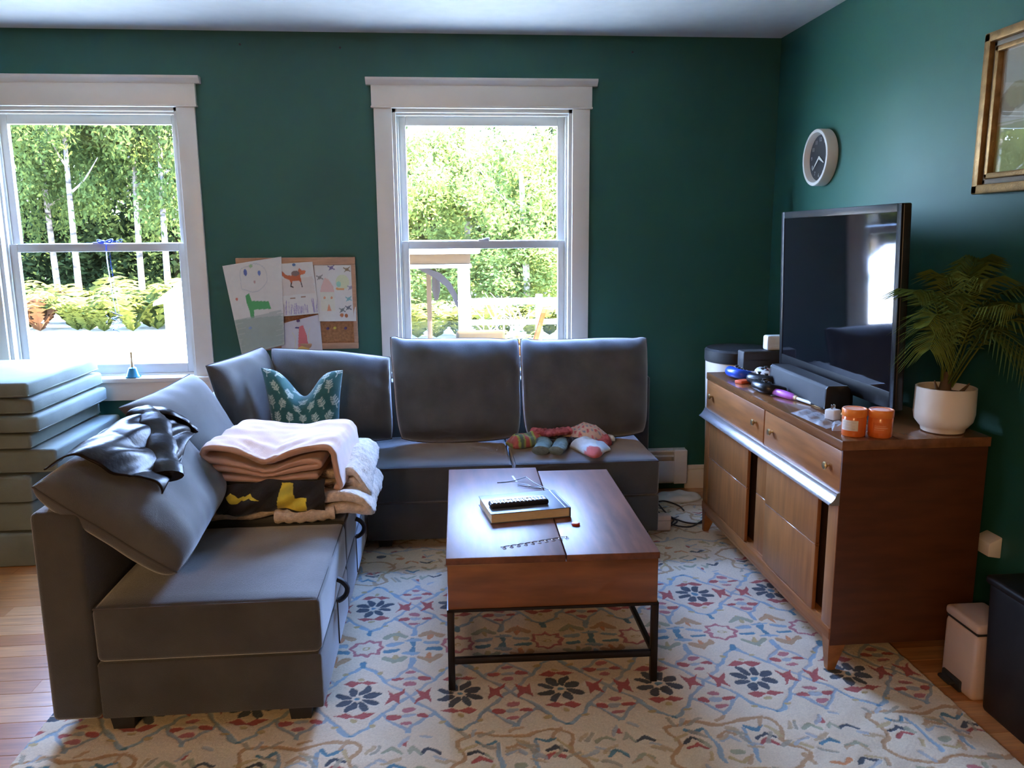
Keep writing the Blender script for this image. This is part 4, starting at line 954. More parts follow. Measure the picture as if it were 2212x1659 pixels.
# ================================================================== things on the right wall
def clock():
    t = thing('wall_clock', 'round white wall clock with a black face on the right wall', 'clock', (XR, 3.83, 1.81))
    c = (XR, 3.835, 1.813); R_ = .132
    obj('case', MB().lathe([(0, .0), (R_-.004, 0), (R_, .004), (R_, .050), (R_-.003, .054), (R_-.016, .054), (R_-.022, .040), (R_-.026, .026), (0, .026)], c, 56, axis='x'), mat('clock_white', (.72, .68, .60), .4, var=.04), t)
    obj('face', MB().lathe([(0, .026), (R_-.025, .026), (R_-.025, .028), (0, .028)], c, 48, axis='x'), mat('clock_face', (.012, .012, .013), .5), t)
    ink = mat('clock_ink', (.35, .35, .34), .5); x = c[0]-.0292
    for h_ in range(1, 13):
        cu = bpy.data.curves.new('numeral', 'FONT'); cu.body = str(h_); cu.size = .026; cu.align_x = 'CENTER'; cu.align_y = 'CENTER'; cu.extrude = .0004
        o = bpy.data.objects.new('tmp', cu); COL.objects.link(o)
        me = bpy.data.meshes.new_from_object(o.evaluated_get(bpy.context.evaluated_depsgraph_get())); bpy.data.objects.remove(o)
        a = h_*math.pi/6; rr = .083
        # face looks along -x: viewer's right is +... y decreases to the right
        M = Matrix.Translation((x, c[1]-rr*math.sin(a), c[2]+rr*math.cos(a))) @ Matrix(((0, 0, -1, 0), (-1, 0, 0, 0), (0, 1, 0, 0), (0, 0, 0, 1)))
        me.transform(M); link('numeral', me, ink, t, smooth=False)
    hm = mat('hand_cream', (.72, .70, .62), .4)
    for nm, a, L, w, zz in (('minute_hand', math.radians(228), .082, .005, .0036), ('hour_hand', math.radians(118), .056, .0065, .0028)):
        M = Matrix.Translation((x-zz, c[1], c[2])) @ Matrix(((0, 0, -1, 0), (-1, 0, 0, 0), (0, 1, 0, 0), (0, 0, 0, 1))) @ Matrix.Rotation(-a, 4, 'Z')
        obj(nm, MB().prism([(-w*.6, -.008), (w*.6, -.008), (w, .01), (w*.3, L), (-w*.3, L), (-w, .01)], 'z', -.0006, .0006, m=M), hm, t, smooth=False)
clock()
def picture():
    t = thing('framed_picture', 'gold framed landscape picture at the right edge of the wall', 'picture', (XR, 2.35, 1.58))
    y0, y1, z0, z1 = 1.72, 2.675, 1.582, 2.097
    gm = mat('antique_gold', (.30, .17, .055), .42, metal=.55, var=.3, scale=30, bump=.3, bscale=200); gd = mat('grey_liner', (.16, .13, .085), .6, var=.2)
    for (w0, w1, d0, d1, m_, nm) in ((0, .030, .0, .034, gm, 'outer_moulding'), (.030, .048, 0, .018, gd, 'liner'), (.048, .066, 0, .027, gm, 'inner_moulding')):
        X0, X1 = XR-d1, XR-d0; b = .004
        mb = MB()
        mb.box(X0, X1, y0+w0, y0+w1, z0+w0, z1-w0, b); mb.box(X0, X1, y1-w1, y1-w0, z0+w0, z1-w0, b)
        mb.box(X0, X1, y0+w0, y1-w0, z0+w0, z0+w1, b); mb.box(X0, X1, y0+w0, y1-w0, z1-w1, z1-w0, b)
        obj(nm, mb, m_, t)
    n = 120; U, V = np.meshgrid(np.linspace(0, 1, n), np.linspace(0, 1, n))
    C = np.ones(U.shape+(3,))*np.array((.45, .44, .34)); C[V < .42] = (.30, .32, .16); C[V < .34] = (.34, .36, .14)
    r = random.Random(4)
    for k in range(26): p_ell(C, U, V, (r.random(), .48+r.random()*.13), .05, .06+.05*r.random(), (.16+.1*r.random(), .15+.07*r.random(), .08), a=.7)
    p_ell(C, U, V, (.90, .62), .06, .10, (.30, .27, .12), a=.7)
    p_line(C, U, V, [(0, .41), (1, .40)], .006, (.5, .47, .33))
    Y = y0+.06+(y1-y0-.12)*U; Z = z0+.06+(z1-z0-.12)*V
    grid('print', np.stack([np.full_like(U, XR-.006), Y, Z], -1)[:, ::-1], PAPERM, t, C[:, ::-1])
    obj('glass', MB().box(XR-.0105, XR-.009, y0+.055, y1-.055, z0+.055, z1-.055), glassmat('picture_glass', (1, 1, 1), .085), t, smooth=False)
picture()

# ================================================================== corkboard with drawings
def corkboard():
    y = YB-.018; t = thing('corkboard', 'wood framed corkboard hanging on the green wall between the windows', 'board', (-.78, YB, .80))
    x0, x1, z0, z1 = -1.09, -.468, .86, 1.352
    obj('cork', MB().box(x0+.02, x1-.02, y, YB, z0+.02, z1-.02), mat('cork', (.36, .17, .07), .9, var=.3, scale=80, bump=.5, bscale=200), t)
    w = mat('pine_frame', (.42, .22, .12), .5, var=.15, stretch=(1, 8, 8))
    for b_ in ((x0, x1, z1-.040, z1), (x0, x1, z0, z0+.034), (x0, x0+.022, z0+.034, z1-.04), (x1-.022, x1, z0+.034, z1-.04)):
        obj('frame_rail', MB().box(b_[0], b_[1], y-.012, YB, b_[2], b_[3], .003), w, t)
    def sheet(name, q, label, paint, yo, curl=.008, n=90):
        U, V = np.meshgrid(np.linspace(0, 1, n), np.linspace(0, 1, n)); q = np.array(q, float)   # tl,tr,br,bl
        XZ = q[3]*((1-U)*(1-V))[..., None]+q[2]*(U*(1-V))[..., None]+q[1]*(U*V)[..., None]+q[0]*((1-U)*V)[..., None]
        Yv = yo-curl*(1-V)**2*(1+.4*np.sin(U*5))-.002*np.sin(U*7+V*3)
        C = np.ones(U.shape+(3,))*np.array((.70, .66, .58)); paint(C, U, V)
        P = np.stack([XZ[..., 0], Yv, XZ[..., 1]], -1)
        o = grid(name, P, PAPERM, None, C); md = o.modifiers.new('t', 'SOLIDIFY'); md.thickness = .0006
        return tag(o, label, 'drawing', 'children drawings on the corkboard')
    def scrib(C, U, V, x0, x1, z0, z1, rgb, n, w=.006, seed=0, a=.55, horiz=True):
        r = random.Random(seed); pts = []
        for k in range(n):
            s = k/(n-1)
            if horiz: pts += [(x0+r.uniform(0, .05), z0+(z1-z0)*s), (x1-r.uniform(0, .05), z0+(z1-z0)*s+.01)]
            else: pts += [(x0+(x1-x0)*s, z0+r.uniform(0, .03)), (x0+(x1-x0)*s+.01, z1-r.uniform(0, .03))]
        p_line(C, U, V, pts, w, rgb, a)
    def d1(C, U, V):        # pale creature with blue eyes, green shape, grey-green field
        p_line(C, U, V, curve2([(.25, .72), (.28, .92), (.42, .95), (.55, .97), (.70, .90), (.72, .75), (.5, .66), (.25, .72)]), .004, (.5, .5, .48))
        p_ell(C, U, V, (.36, .89), .030, .038, (.10, .14, .35)); p_ell(C, U, V, (.60, .86), .026, .030, (.12, .18, .40)); p_ell(C, U, V, (.47, .95), .03, .018, (.35, .50, .25)); p_ell(C, U, V, (.50, .77), .02, .015, (.5, .3, .26))
        p_poly(C, U, V, [(.30, .56), (.30, .64), (.37, .66), (.40, .57), (.72, .53), (.76, .44), (.42, .47), (.40, .36), (.34, .35), (.33, .47)], (.10, .36, .12))
        p_poly(C, U, V, [(0, 0), (1, 0), (1, .34), (.55, .37), (0, .40)], (.46, .49, .40)); scrib(C, U, V, 0, 1, .02, .39, (.30, .36, .30), 26, .006, 2)
        p_ell(C, U, V, (.13, .62), .022, .018, (.55, .15, .10))
    def d2(C, U, V):        # orange fox on a page with purple grass
        scrib(C, U, V, .0, .98, .40, .70, (.62, .42, .30), 16, .010, 3, .35)
        p_poly(C, U, V, [(.05, .80), (.10, .86), (.20, .78), (.35, .76), (.36, .82), (.55, .84), (.60, .90), (.66, .85), (.78, .84), (.74, .78), (.60, .76), (.62, .58), (.55, .66), (.36, .66), (.33, .58), (.28, .68), (.16, .72)], (.50, .13, .05))
        p_ell(C, U, V, (.47, .80), .12, .05, (.22, .15, .12)); p_line(C, U, V, [(.32, .62), (.30, .56), (.36, .54)], .014, (.05, .04, .04)); p_line(C, U, V, [(.60, .62), (.62, .54)], .014, (.05, .04, .04))
        p_line(C, U, V, [(.25, .33), (.38, .335)], .010, (.35, .20, .12)); p_line(C, U, V, [(.55, .34), (.67, .345)], .010, (.35, .20, .12))
        r = random.Random(2)
        for k in range(34):
            x = r.uniform(.02, .95); p_line(C, U, V, [(x, .03), (x+r.uniform(-.05, .05), .10+.22*abs(x-.5)*2*r.random()+.06)], .008, (.32, .24, .42), .7)
    def d3(C, U, V):        # pink house, small creatures
        p_poly(C, U, V, [(.10, .52), (.14, .62), (.24, .78), (.34, .74), (.44, .62), (.46, .52)], (.66, .36, .28), .8); p_poly(C, U, V, [(.10, .18), (.10, .52), (.46, .52), (.46, .18)], (.70, .66, .44), .5)
        for x, z in ((.20, .42), (.38, .42)): p_ell(C, U, V, (x, z), .03, .022, (.62, .26, .12))
        p_poly(C, U, V, [(.24, .18), (.30, .32), (.36, .18)], (.62, .24, .12))
        p_ell(C, U, V, (.68, .70), .17, .13, (.62, .64, .34), a=.8); p_ell(C, U, V, (.58, .66), .06, .05, (.30, .55, .40)); p_line(C, U, V, [(.52, .58), (.70, .57)], .018, (.65, .30, .10))
        for x, z, c in ((.42, .95, (.20, .15, .28)), (.80, .92, (.24, .17, .08)), (.12, .78, (.26, .24, .20)), (.88, .60, (.30, .27, .33)), (.82, .40, (.20, .42, .42)), (.64, .20, (.15, .17, .15)), (.80, .24, (.12, .12, .13))):
            p_ell(C, U, V, (x, z), .05, .028, c, .4, .85); p_line(C, U, V, [(x-.08, z+.03), (x+.08, z-.03)], .010, c); p_line(C, U, V, [(x-.06, z-.04), (x+.07, z+.045)], .008, c)
        p_ell(C, U, V, (.62, .11), .05, .035, (.45, .16, .06)); p_ell(C, U, V, (.74, .10), .045, .035, (.45, .16, .06))
    def d4(C, U, V):        # red and yellow bird-like shape
        C[:] = np.array((.66, .63, .64)); p_poly(C, U, V, [(.40, .12), (.42, .40), (.48, .80), (.58, .82), (.64, .55), (.66, .22)], (.62, .16, .16)); p_ell(C, U, V, (.52, .18), .16, .10, (.70, .42, .12)); p_line(C, U, V, [(.40, .80), (.46, .78)], .02, (.08, .06, .2))
        p_line(C, U, V, curve2([(.30, .15), (.36, .5), (.30, .7)]), .006, (.7, .65, .4)); p_line(C, U, V, curve2([(.72, .2), (.68, .5), (.75, .7)]), .006, (.7, .65, .4))
    sheet('childs_drawing', [(-.686, 1.312), (-.470, 1.310), (-.474, 1.010), (-.672, 1.012)], 'drawing with a pink house and small creatures, right side of the corkboard', d3, y-.008, .006)
    sheet('childs_drawing', [(-.888, .999), (-.668, 1.050), (-.660, .85), (-.872, .80)], 'drawing with a red and orange bird shape, bottom of the corkboard', d4, y-.010, .006)
    sheet('childs_drawing', [(-.872, 1.320), (-.690, 1.330), (-.668, 1.055), (-.856, 1.042)], 'drawing with an orange fox and purple grass, middle of the corkboard', d2, y-.016, .004)
    sheet('childs_drawing', [(-1.156, 1.312), (-.850, 1.358), (-.858, .89), (-1.085, .835)], 'large tilted drawing with blue eyes and a green shape, left side', d1, y-.022, .006, 120)
    pc = {'blue': mat('pin_blue', (.05, .16, .35), .3), 'purple': mat('pin_purple', (.07, .04, .14), .3), 'yellow': mat('pin_yellow', (.65, .55, .08), .3), 'white': mat('pin_lightblue', (.25, .35, .5), .3)}
    G = 'push pins in the corkboard'
    for x, z, c, yo, lab in ((-.786, 1.315, 'blue', .020, 'blue push pin at the top of the fox drawing'), (-.781, 1.018, 'purple', .014, 'dark purple push pin at the top of the red bird drawing'),
                         (-.628, .972, 'purple', 0., 'dark purple push pin left of the yellow pin'), (-.590, .975, 'yellow', 0., 'yellow push pin in the bare cork'), (-.533, .972, 'purple', 0., 'dark purple push pin right of the yellow pin'),
                         (-1.03, .985, 'white', .03, 'light blue push pin low on the large tilted drawing')):
        p = thing('push_pin', lab, 'pin', (x, y-yo, z), G)
        obj('head', MB().lathe([(0, 0), (.0075, 0), (.0075, .002), (.0045, .004), (.004, .010), (.0075, .014), (.007, .016), (0, .0165)], (0, 0, 0), 14, m=Matrix.Translation((x, y-yo-.001, z)) @ Matrix.Rotation(math.radians(90), 4, 'X')), pc[c], p)
corkboard()

# ================================================================== left window ornaments
def bell():
    t = thing('hand_bell', 'teal hand bell with a wooden handle on the window sill', 'bell', (-1.668, YB-.02, .726))
    c = (-1.668, YB-.018, .7262)
    obj('bell', MB().lathe([(.0, .010), (.034, .010), (.036, .0), (.040, .001), (.041, .006), (.033, .016), (.026, .034), (.020, .050), (.010, .056), (0, .057)], c, 30), mat('teal_enamel', (.02, .16, .24), .25, metal=.3, var=.1, coat=.5), t)
    obj('handle', MB().lathe([(0, .056), (.009, .056), (.0075, .075), (.0058, .095), (.0062, .125), (.008, .132), (.006, .137), (0, .138)], c, 16), mat('light_wood', (.62, .45, .24), .5, stretch=(8, 8, 1)), t)
bell()
def ornament():
    t = thing('window_charm', 'blue ribbon charm hanging from the left window sash lock', 'ornament', (-1.772, YB+.055, 1.0))
    y = YB+.052
    rb = mat('blue_ribbon', (.025, .05, .42), .5); cm = mat('charm_metal', (.10, .14, .24), .35, metal=.4)
    obj('bow', MB().tube(curve([(-1.772, y-.002, 1.442), (-1.81, y-.004, 1.452), (-1.80, y-.006, 1.436), (-1.772, y-.003, 1.442), (-1.735, y-.004, 1.455), (-1.745, y-.006, 1.437), (-1.772, y-.002, 1.442)], 24), .007, 6, flat=.5), rb, t)
    obj('ribbon', MB().tube(curve([(-1.770, y-.002, 1.445), (-1.772, y-.001, 1.35), (-1.768, y, 1.27), (-1.764, y, 1.20)], 16), .006, 6, flat=.35), rb, t)
    obj('cord', MB().tube(curve([(-1.764, y, 1.20), (-1.762, y, 1.16), (-1.756, y, 1.10), (-1.754, y, 1.065)], 12), .0022, 5), mat('grey_cord', (.3, .3, .38), .7), t)
    obj('twig_bar', MB().tube([(-1.785, y, 1.075), (-1.755, y, 1.060), (-1.72, y, 1.050)], [.002, .003, .002], 6), STEEL, t)
    mb = MB()
    for k in range(9):
        a = k*2.1; mb.tube(curve([(-1.757+.012*math.cos(a), y, 1.052-.011*k*.9), (-1.757+.02*math.cos(a+1), y-.004, 1.046-.011*k*.9), (-1.755+.012*math.cos(a+2), y+.003, 1.040-.011*k*.9)], 6), .003, 5)
    obj('figure', mb, cm, t)
ornament()

# ================================================================== foam pads (play couch) by the left window
def foam():
    pads = [(0, .165, -1.86, 3.60, 0), (.165, .30, -1.85, 3.61, 0), (.30, .43, -1.84, 3.60, 0), (.43, .545, -1.73, 3.62, 0), (.545, .62, -1.82, 3.60, 0), (.62, .70, -1.775, 3.59, 0), (.70, .775, -1.80, 3.61, 0), (.775, .85, -1.81, 3.60, 0)]
    names = ['bottom sage foam pad of the stack, resting on the floor', 'second sage foam pad from the bottom of the stack', 'third sage foam pad from the bottom of the stack', 'thick sage foam pad in mid stack that juts out furthest right',
             'fourth sage foam pad from the top of the stack', 'third foam pad from the top, sticking out beyond the two above', 'second pale blue-lit foam pad from the top of the stack', 'topmost foam pad of the stack, light from the window on it']
    for i, (z0, z1, xr, y0, a) in enumerate(pads):
        t = thing('foam_pad', names[i], 'foam pad', (xr-.4, y0+.36, z0), 'foam play-couch pads stacked by the left window')
        obj('cover', crowned(xr-.78, xr, y0, y0+.735, z0+.003, z1-.005, .0 if i < 7 else .004, .014, i*2.3, 8), FOAM, t)
        obj('seam', MB().tube([(xr-.002, y0+.002, z0+.012), (xr-.002, y0+.733, z0+.012)], .0022, 5).tube([(xr-.778, y0+.002, z0+.012), (xr-.002, y0+.002, z0+.012)], .0022, 5), mat('sage_seam', (.20, .22, .17), .9), t)
foam()

# ================================================================== heater, cables, bins
def heater():
    t = thing('baseboard_heater', 'white baseboard heater low on the back wall right of the sofa', 'heater', (.8, YB-.04, 0))
    x0, x1, y = .35, 1.372, YB-.065
    obj('back_plate', MB().box(x0, x1, YB-.012, YB, .035, .245, .002), WHITE, t)
    obj('top_cover', MB().box(x0, x1-.075, y+.008, YB-.012, .232, .244, .003), WHITE, t)
    obj('damper', MB().box(x0, x1-.078, y+.012, y+.018, .205, .216, .001), WHITE, t)
    obj('front_panel', MB().box(x0, x1-.075, y, y+.006, .060, .182, .002), WHITE, t)
    obj('end_cap', MB().box(x1-.078, x1, y-.003, YB, .045, .246, .008, 3), WHITE, t)
    obj('fin_tube', MB().box(x0, x1-.08, y+.012, YB-.014, .07, .16), BLKR, t)
    u = thing('wall_adapter', 'beige adapter box low on the right wall behind the dresser', 'adapter', (XR, 2.40, .38))
    obj('case', MB().prism([(XR-.045, .392), (XR-.045, .438), (XR, .458), (XR, .384)], 'y', 2.39, 2.47, .004), CREAM, u)
    u = thing('wall_plate', 'cream plate on the right wall above the black bin', 'plate', (XR, 2.21, .42))
    obj('cover', MB().box(XR-.03, XR, 2.10, 2.24, .425, .455, .006), CREAM, u); obj('screw', MB().lathe([(0, 0), (.004, 0), (.003, .002), (0, .002)], (XR-.03, 2.2, .44), 8, axis='x'), BRASS, u)
heater()
def cables():
    for i, p in enumerate(([(1.02, 4.17, .25), (1.06, 4.05, .13), (1.13, 3.93, .03), (1.18, 3.82, .0225), (1.24, 3.78, .0225), (1.30, 3.80, .0225)],
                           [(1.02, 4.18, .22), (1.05, 4.05, .10), (1.10, 3.95, .0235), (1.15, 3.86, .0225), (1.12, 3.78, .0225), (1.20, 3.74, .0225), (1.30, 3.83, .0225)],
                           [(1.10, 4.1, .0225), (1.17, 4.12, .03), (1.23, 4.05, .026), (1.24, 3.98, .0225)],
                           [(1.05, 3.86, .0225), (1.11, 3.90, .0235), (1.16, 3.83, .0225), (1.10, 3.76, .0225), (1.06, 3.80, .0225)])):
        tag(obj('black_cable', MB().tube(curve(p, 30), .0042, 7), BLKR), ('black cable from the sofa end reaching under the dresser', 'black cable looping twice on the rug beside the sofa end', 'thin black cable arching over the rug edge', 'coiled black cable next to the white adapter')[i], 'cable', 'cables beside the sofa end')
    t = thing('power_adapter', 'white power adapter block on the rug beside the sofa end', 'adapter', (1.06, 3.78, .014))
    obj('case', MB().box(1.02, 1.095, 3.71, 3.76, .0146, .095, .008, 3), mat('adapter_white', (.62, .55, .50), .5), t)
    obj('seam', MB().box(1.0195, 1.0955, 3.7095, 3.7605, .068, .070), mat('adapter_seam', (.2, .18, .16), .6), t)
    tag(crumple('white_cloth', [(1.12, 4.20), (1.20, 4.13), (1.32, 4.12), (1.40, 4.18), (1.36, 4.26), (1.2, 4.28)], .0135, .05, 22, mat('offwhite_cloth', (.60, .60, .54), .9), 'crumpled off-white cloth on the floor below the heater', 'cloth'), None)
cables()
def bins():
    t = thing('step_bin', 'small pale pink step bin beside the dresser', 'bin', (1.685, 2.26, 0))
    m_ = mat('pink_beige_plastic', (.58, .42, .34), .45, var=.04)
    x0, x1, y0, y1 = 1.622, 1.755, 2.182, 2.345
    zr = .0
    obj('body', MB().box(x0, x1, y0, y1, zr, .222, .016, 3), m_, t)
    obj('lid', MB().box(x0-.002, x1, y0-.002, y1+.002, .226, .258, .012, 3), m_, t)
    obj('gap', MB().box(x0+.004, x1-.004, y0+.004, y1-.004, .220, .228), BLKR, t)
    obj('pedal', MB().box(x0-.030, x0+.01, y0+.07, y1-.03, .018, .030, .005).box(x0-.008, x0+.006, y0+.05, y1-.02, .004, .042, .004), BLKR, t)
    t = thing('black_bin', 'tall black bin at the right edge beside the pink step bin', 'bin', (1.70, 1.92, 0))
    bm = mat('black_gloss_plastic', (.012, .011, .010), .42, spec=.3, var=.3, scale=5, bump=.15, bscale=20)
    obj('body', MB().prism([(1.632, 0), (1.614, .42), (1.812, .42), (1.80, 0)], 'y', 1.62, 2.148, .012), bm, t)
    obj('rim', MB().box(1.608, 1.822, 1.61, 2.158, .415, .442, .010, 3), bm, t)
bins()

# ================================================================== outdoors
GZ = -.38
GRASS = mat('dry_lawn', (.46, .44, .30), .95, var=.25, scale=2.5, col2=(.58, .54, .40))
tag(obj('lawn', MB().box(-40, 40, YB+.16, 60, GZ-.2, GZ), GRASS), 'pale sunlit lawn outside the windows', 'lawn', kind='structure')
BARK = mat('birch_bark', (.045, .042, .038), .9, spec=0, var=.6, scale=3, stretch=(1, 1, 4), col2=(.13, .12, .11)); BARKD = mat('grey_bark', (.20, .16, .12), .9, var=.4, scale=8)
LEAF = {'bright': leafmat('sunny_leaf', (.085, .115, .030), .5, .5), 'mid': leafmat('shaded_leaf', (.026, .040, .012), .5, .45), 'dark': leafmat('deep_leaf', (.011, .018, .007), .6, .3), 'fern': leafmat('fern_leaf', (.045, .055, .014), .4, .4), 'rust': leafmat('rust_leaf', (.09, .042, .02), .4, .4)}  # birch leaves ('mid') darkened in colour to stand in for missing sun
LM = {}
def leaf_mesh(key, n, rx, ry, rz, size, seed, m, hole=.0):
    r = np.random.default_rng(seed)
    k = 46; cl = r.normal(size=(k, 3)); cl /= np.linalg.norm(cl, axis=1)[:, None]; cl *= (.35+.6*r.random((k, 1)))
    idx = r.integers(0, k, n); P = cl[idx]+r.normal(size=(n, 3))*.115
    P *= np.array((rx, ry, rz))
    a = r.normal(size=(n, 3)); a /= np.linalg.norm(a, axis=1)[:, None]; b = np.cross(a, r.normal(size=(n, 3))); b /= np.linalg.norm(b, axis=1)[:, None]
    s = size*(.6+.8*r.random((n, 1)))
    V = np.stack([P-a*s, P-b*s*.45, P+a*s, P+b*s*.45], 1).reshape(-1, 3)
    me = bpy.data.meshes.new(key); F = n
    me.vertices.add(len(V)); me.vertices.foreach_set('co', V.reshape(-1).astype(np.float32))
    me.loops.add(F*4); me.loops.foreach_set('vertex_index', np.arange(F*4, dtype=np.int32))
    me.polygons.add(F); me.polygons.foreach_set('loop_start', np.arange(0, F*4, 4, dtype=np.int32)); me.update(calc_edges=True)
    me.materials.append(m); return me
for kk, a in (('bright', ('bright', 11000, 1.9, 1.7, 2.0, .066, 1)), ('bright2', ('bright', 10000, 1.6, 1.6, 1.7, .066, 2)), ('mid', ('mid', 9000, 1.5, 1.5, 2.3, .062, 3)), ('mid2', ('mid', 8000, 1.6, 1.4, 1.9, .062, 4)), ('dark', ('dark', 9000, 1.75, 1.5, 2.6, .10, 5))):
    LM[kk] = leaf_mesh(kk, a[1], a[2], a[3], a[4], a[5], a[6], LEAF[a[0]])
def tree(x, y, h, kind, label, bark, tr, group, cz=None, sc=1., branches=0, low=False):
    t = thing('tree', label, 'tree', (x, y, GZ), group)
    r = random.Random(int(x*100+y*37)); lean = r.uniform(-.25, .25)
    P = curve([(x, y, GZ), (x+lean*.3, y, GZ+h*.35), (x+lean*.7, y+r.uniform(-.2, .2), GZ+h*.7), (x+lean, y, GZ+h*.95)], 12)
    mb = MB().tube(P, [tr*(1-.75*i/len(P)) for i in range(len(P))], 7)
    for k in range(branches):
        p = P[4+k % 6]; a = r.uniform(0, 6.28); q = p+Vector((math.cos(a)*.9, math.sin(a)*.6, .8)); mb.tube(curve([p, p*.5+q*.5+Vector((0, 0, -.1)), q], 6), [tr*.4*(1-.12*i) for i in range(7)], 5)
    obj('trunk', mb, bark, t)
    cz = cz if cz is not None else h*.68
    o = bpy.data.objects.new('foliage', LM[kind]); COL.objects.link(o); o.parent = t
    o.location = (0, 0, cz); o.scale = (sc, sc, sc*h/5.6); o.rotation_euler = (0, 0, r.uniform(0, 6.28)); o['kind'] = 'stuff'
    if low:
        o = bpy.data.objects.new('foliage', LM[kind]); COL.objects.link(o); o.parent = t
        o.location = (0, 0, 1.2); o.scale = (sc, sc, sc*.62); o.rotation_euler = (0, 0, r.uniform(0, 6.28)); o['kind'] = 'stuff'
TG = 'woods behind the lawn'
r_ = random.Random(11)
for i, x in enumerate((-16, -13.6, -11.2, -9, -6.6, -4.2, -1.8, .6, 3.0, 5.4)):
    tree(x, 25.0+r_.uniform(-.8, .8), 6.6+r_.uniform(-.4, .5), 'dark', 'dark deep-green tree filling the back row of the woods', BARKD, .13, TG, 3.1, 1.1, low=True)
for i, (x, y) in enumerate(((-11.6, 21.4), (-10.7, 20.4), (-9.9, 21.8), (-8.7, 20.2), (-7.6, 21.2), (-6.7, 20.4))):
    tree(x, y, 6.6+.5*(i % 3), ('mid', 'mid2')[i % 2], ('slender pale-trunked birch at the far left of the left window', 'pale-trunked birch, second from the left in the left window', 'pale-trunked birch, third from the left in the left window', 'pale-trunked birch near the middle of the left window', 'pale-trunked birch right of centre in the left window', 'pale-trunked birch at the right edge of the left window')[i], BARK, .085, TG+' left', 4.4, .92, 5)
for i, (x, y, k) in enumerate(((-.9, 16.4, 'bright'), (.5, 17.6, 'bright2'), (1.7, 16.2, 'bright'), (3.1, 17.4, 'bright2'))):
    tree(x, y, 5.3+.4*(i % 2), k, ('sunlit bright-leaved tree behind the pergola in the middle window', 'sunlit bright-leaved tree left of centre in the middle window, further back', 'sunlit bright-leaved tree right of centre in the middle window', 'sunlit bright-leaved tree at the right edge of the middle window')[i], BARKD, .08, TG+' middle', 2.9, .80, 6, low=True)
# ferns at the edge of the woods
def fern_mesh(seed, m):
    r = random.Random(seed); mb = MB(); bm = mb.bm
    for k in range(16):
        a = r.uniform(0, 6.28); L = r.uniform(.5, .95); d = Vector((math.cos(a), math.sin(a), 0)); P = [d*L*s+Vector((0, 0, .75*math.sin(s*1.9)*L+.02)) for s in np.linspace(0, 1, 9)]
        sd = Vector((-d.y, d.x, 0))
        for j in range(1, 9):
            w = .17*math.sin(j/9*2.7)+.02
            for s in (1, -1):
                v = [bm.verts.new(q) for q in (P[j-1], P[j], P[j]+sd*s*w+d*.04+Vector((0, 0, -.03)))]; bm.faces.new(v)
    me = bpy.data.meshes.new('fern'); bm.to_mesh(me); bm.free(); me.materials.append(m); return me
FM = [fern_mesh(1, LEAF['fern']), fern_mesh(2, LEAF['fern']), fern_mesh(3, LEAF['rust'])]
for i in range(34):
    x = -10.2+(i % 17)*.32+r_.uniform(-.2, .2); y = 17.2+(i//17)*1.3+r_.uniform(-.7, .6); rust = i in (5, 6, 21, 24)
    o = bpy.data.objects.new('rust_fern' if rust else 'fern', FM[2 if rust else i % 2]); COL.objects.link(o); o.location = (x, y, GZ); o.rotation_euler = (0, 0, r_.uniform(0, 6)); s = r_.uniform(.85, 1.25); o.scale = (s, s, s*1.15)
    tag(o, 'rust-coloured fern clump among the green ferns at the edge of the woods' if rust else 'yellow-green fern clump at the edge of the woods, left window view', 'fern', 'rust ferns' if rust else 'green ferns')
for i in range(14):
    x = -1.8+i*.42+r_.uniform(-.1, .1); y = 14.6+r_.uniform(-.3, .5)
    o = bpy.data.objects.new('fern', FM[i % 2]); COL.objects.link(o); o.location = (x, y, GZ); o.rotation_euler = (0, 0, r_.uniform(0, 6)); s = r_.uniform(.7, 1.0); o.scale = (s, s, s)
    tag(o, 'yellow-green fern clump below the sunlit trees, middle window view', 'fern', 'green ferns middle')
# white gabled shed
WP = mat('white_paint', (.80, .79, .76), .6, var=.04)
t = thing('garden_shed', 'small white gabled shed on the lawn, seen through the left window', 'shed', (-3.7, 12.3, GZ))
obj('walls', MB().prism([(-4.02, GZ), (-3.30, GZ), (-3.30, .62), (-3.66, .86), (-4.02, .62)], 'y', 12.0, 12.7), WP, t)
obj('roof', MB().prism([(-4.14, .56), (-3.66, .92), (-3.18, .56), (-3.18, .52), (-3.66, .87), (-4.14, .52)], 'y', 11.92, 12.78), WP, t)
obj('door', MB().box(-3.78, -3.54, 11.98, 12.0, GZ, .35, .01), WP, t)
# porch / pergola
t = thing('garden_pergola', 'white garden pergola with a curved grey bracket, seen through the middle window', 'pergola', (-.4, 9.6, GZ))
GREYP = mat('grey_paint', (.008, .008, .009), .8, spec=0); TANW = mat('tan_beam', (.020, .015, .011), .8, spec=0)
obj('roof', MB().box(-1.6, .42, 9.2, 10.6, 1.27, 1.42, .02), WP, t)
obj('beam', MB().box(-1.5, .32, 9.55, 9.68, 1.145, 1.265, .01), TANW, t)
obj('beam_trim', MB().box(-1.5, .33, 9.53, 9.70, 1.10, 1.143, .005), WP, t)
for x in (.24, -1.3): obj('post', MB().box(x-.07, x+.07, 9.56, 9.67, GZ, 1.10, .008), WP, t)
bp_ = [(.17, .66), (.20, .62), (.19, .78), (.12, .92), (0.0, 1.04), (-.16, 1.10), (-.28, 1.10), (-.06, .98), (.06, .88), (.13, .76)]
obj('bracket', MB().prism([(p[0]-.03, p[1]) for p in bp_], 'y', 9.58, 9.65), GREYP, t)
obj('pole', MB().box(-.215, -.155, 10.3, 10.36, GZ, 1.27, .005), TANW, t)
obj('slanted_post', MB().prism([(-.60, .35), (-.50, .35), (-.68, 1.27), (-.76, 1.27)], 'y', 10.3, 10.4), WP, t)
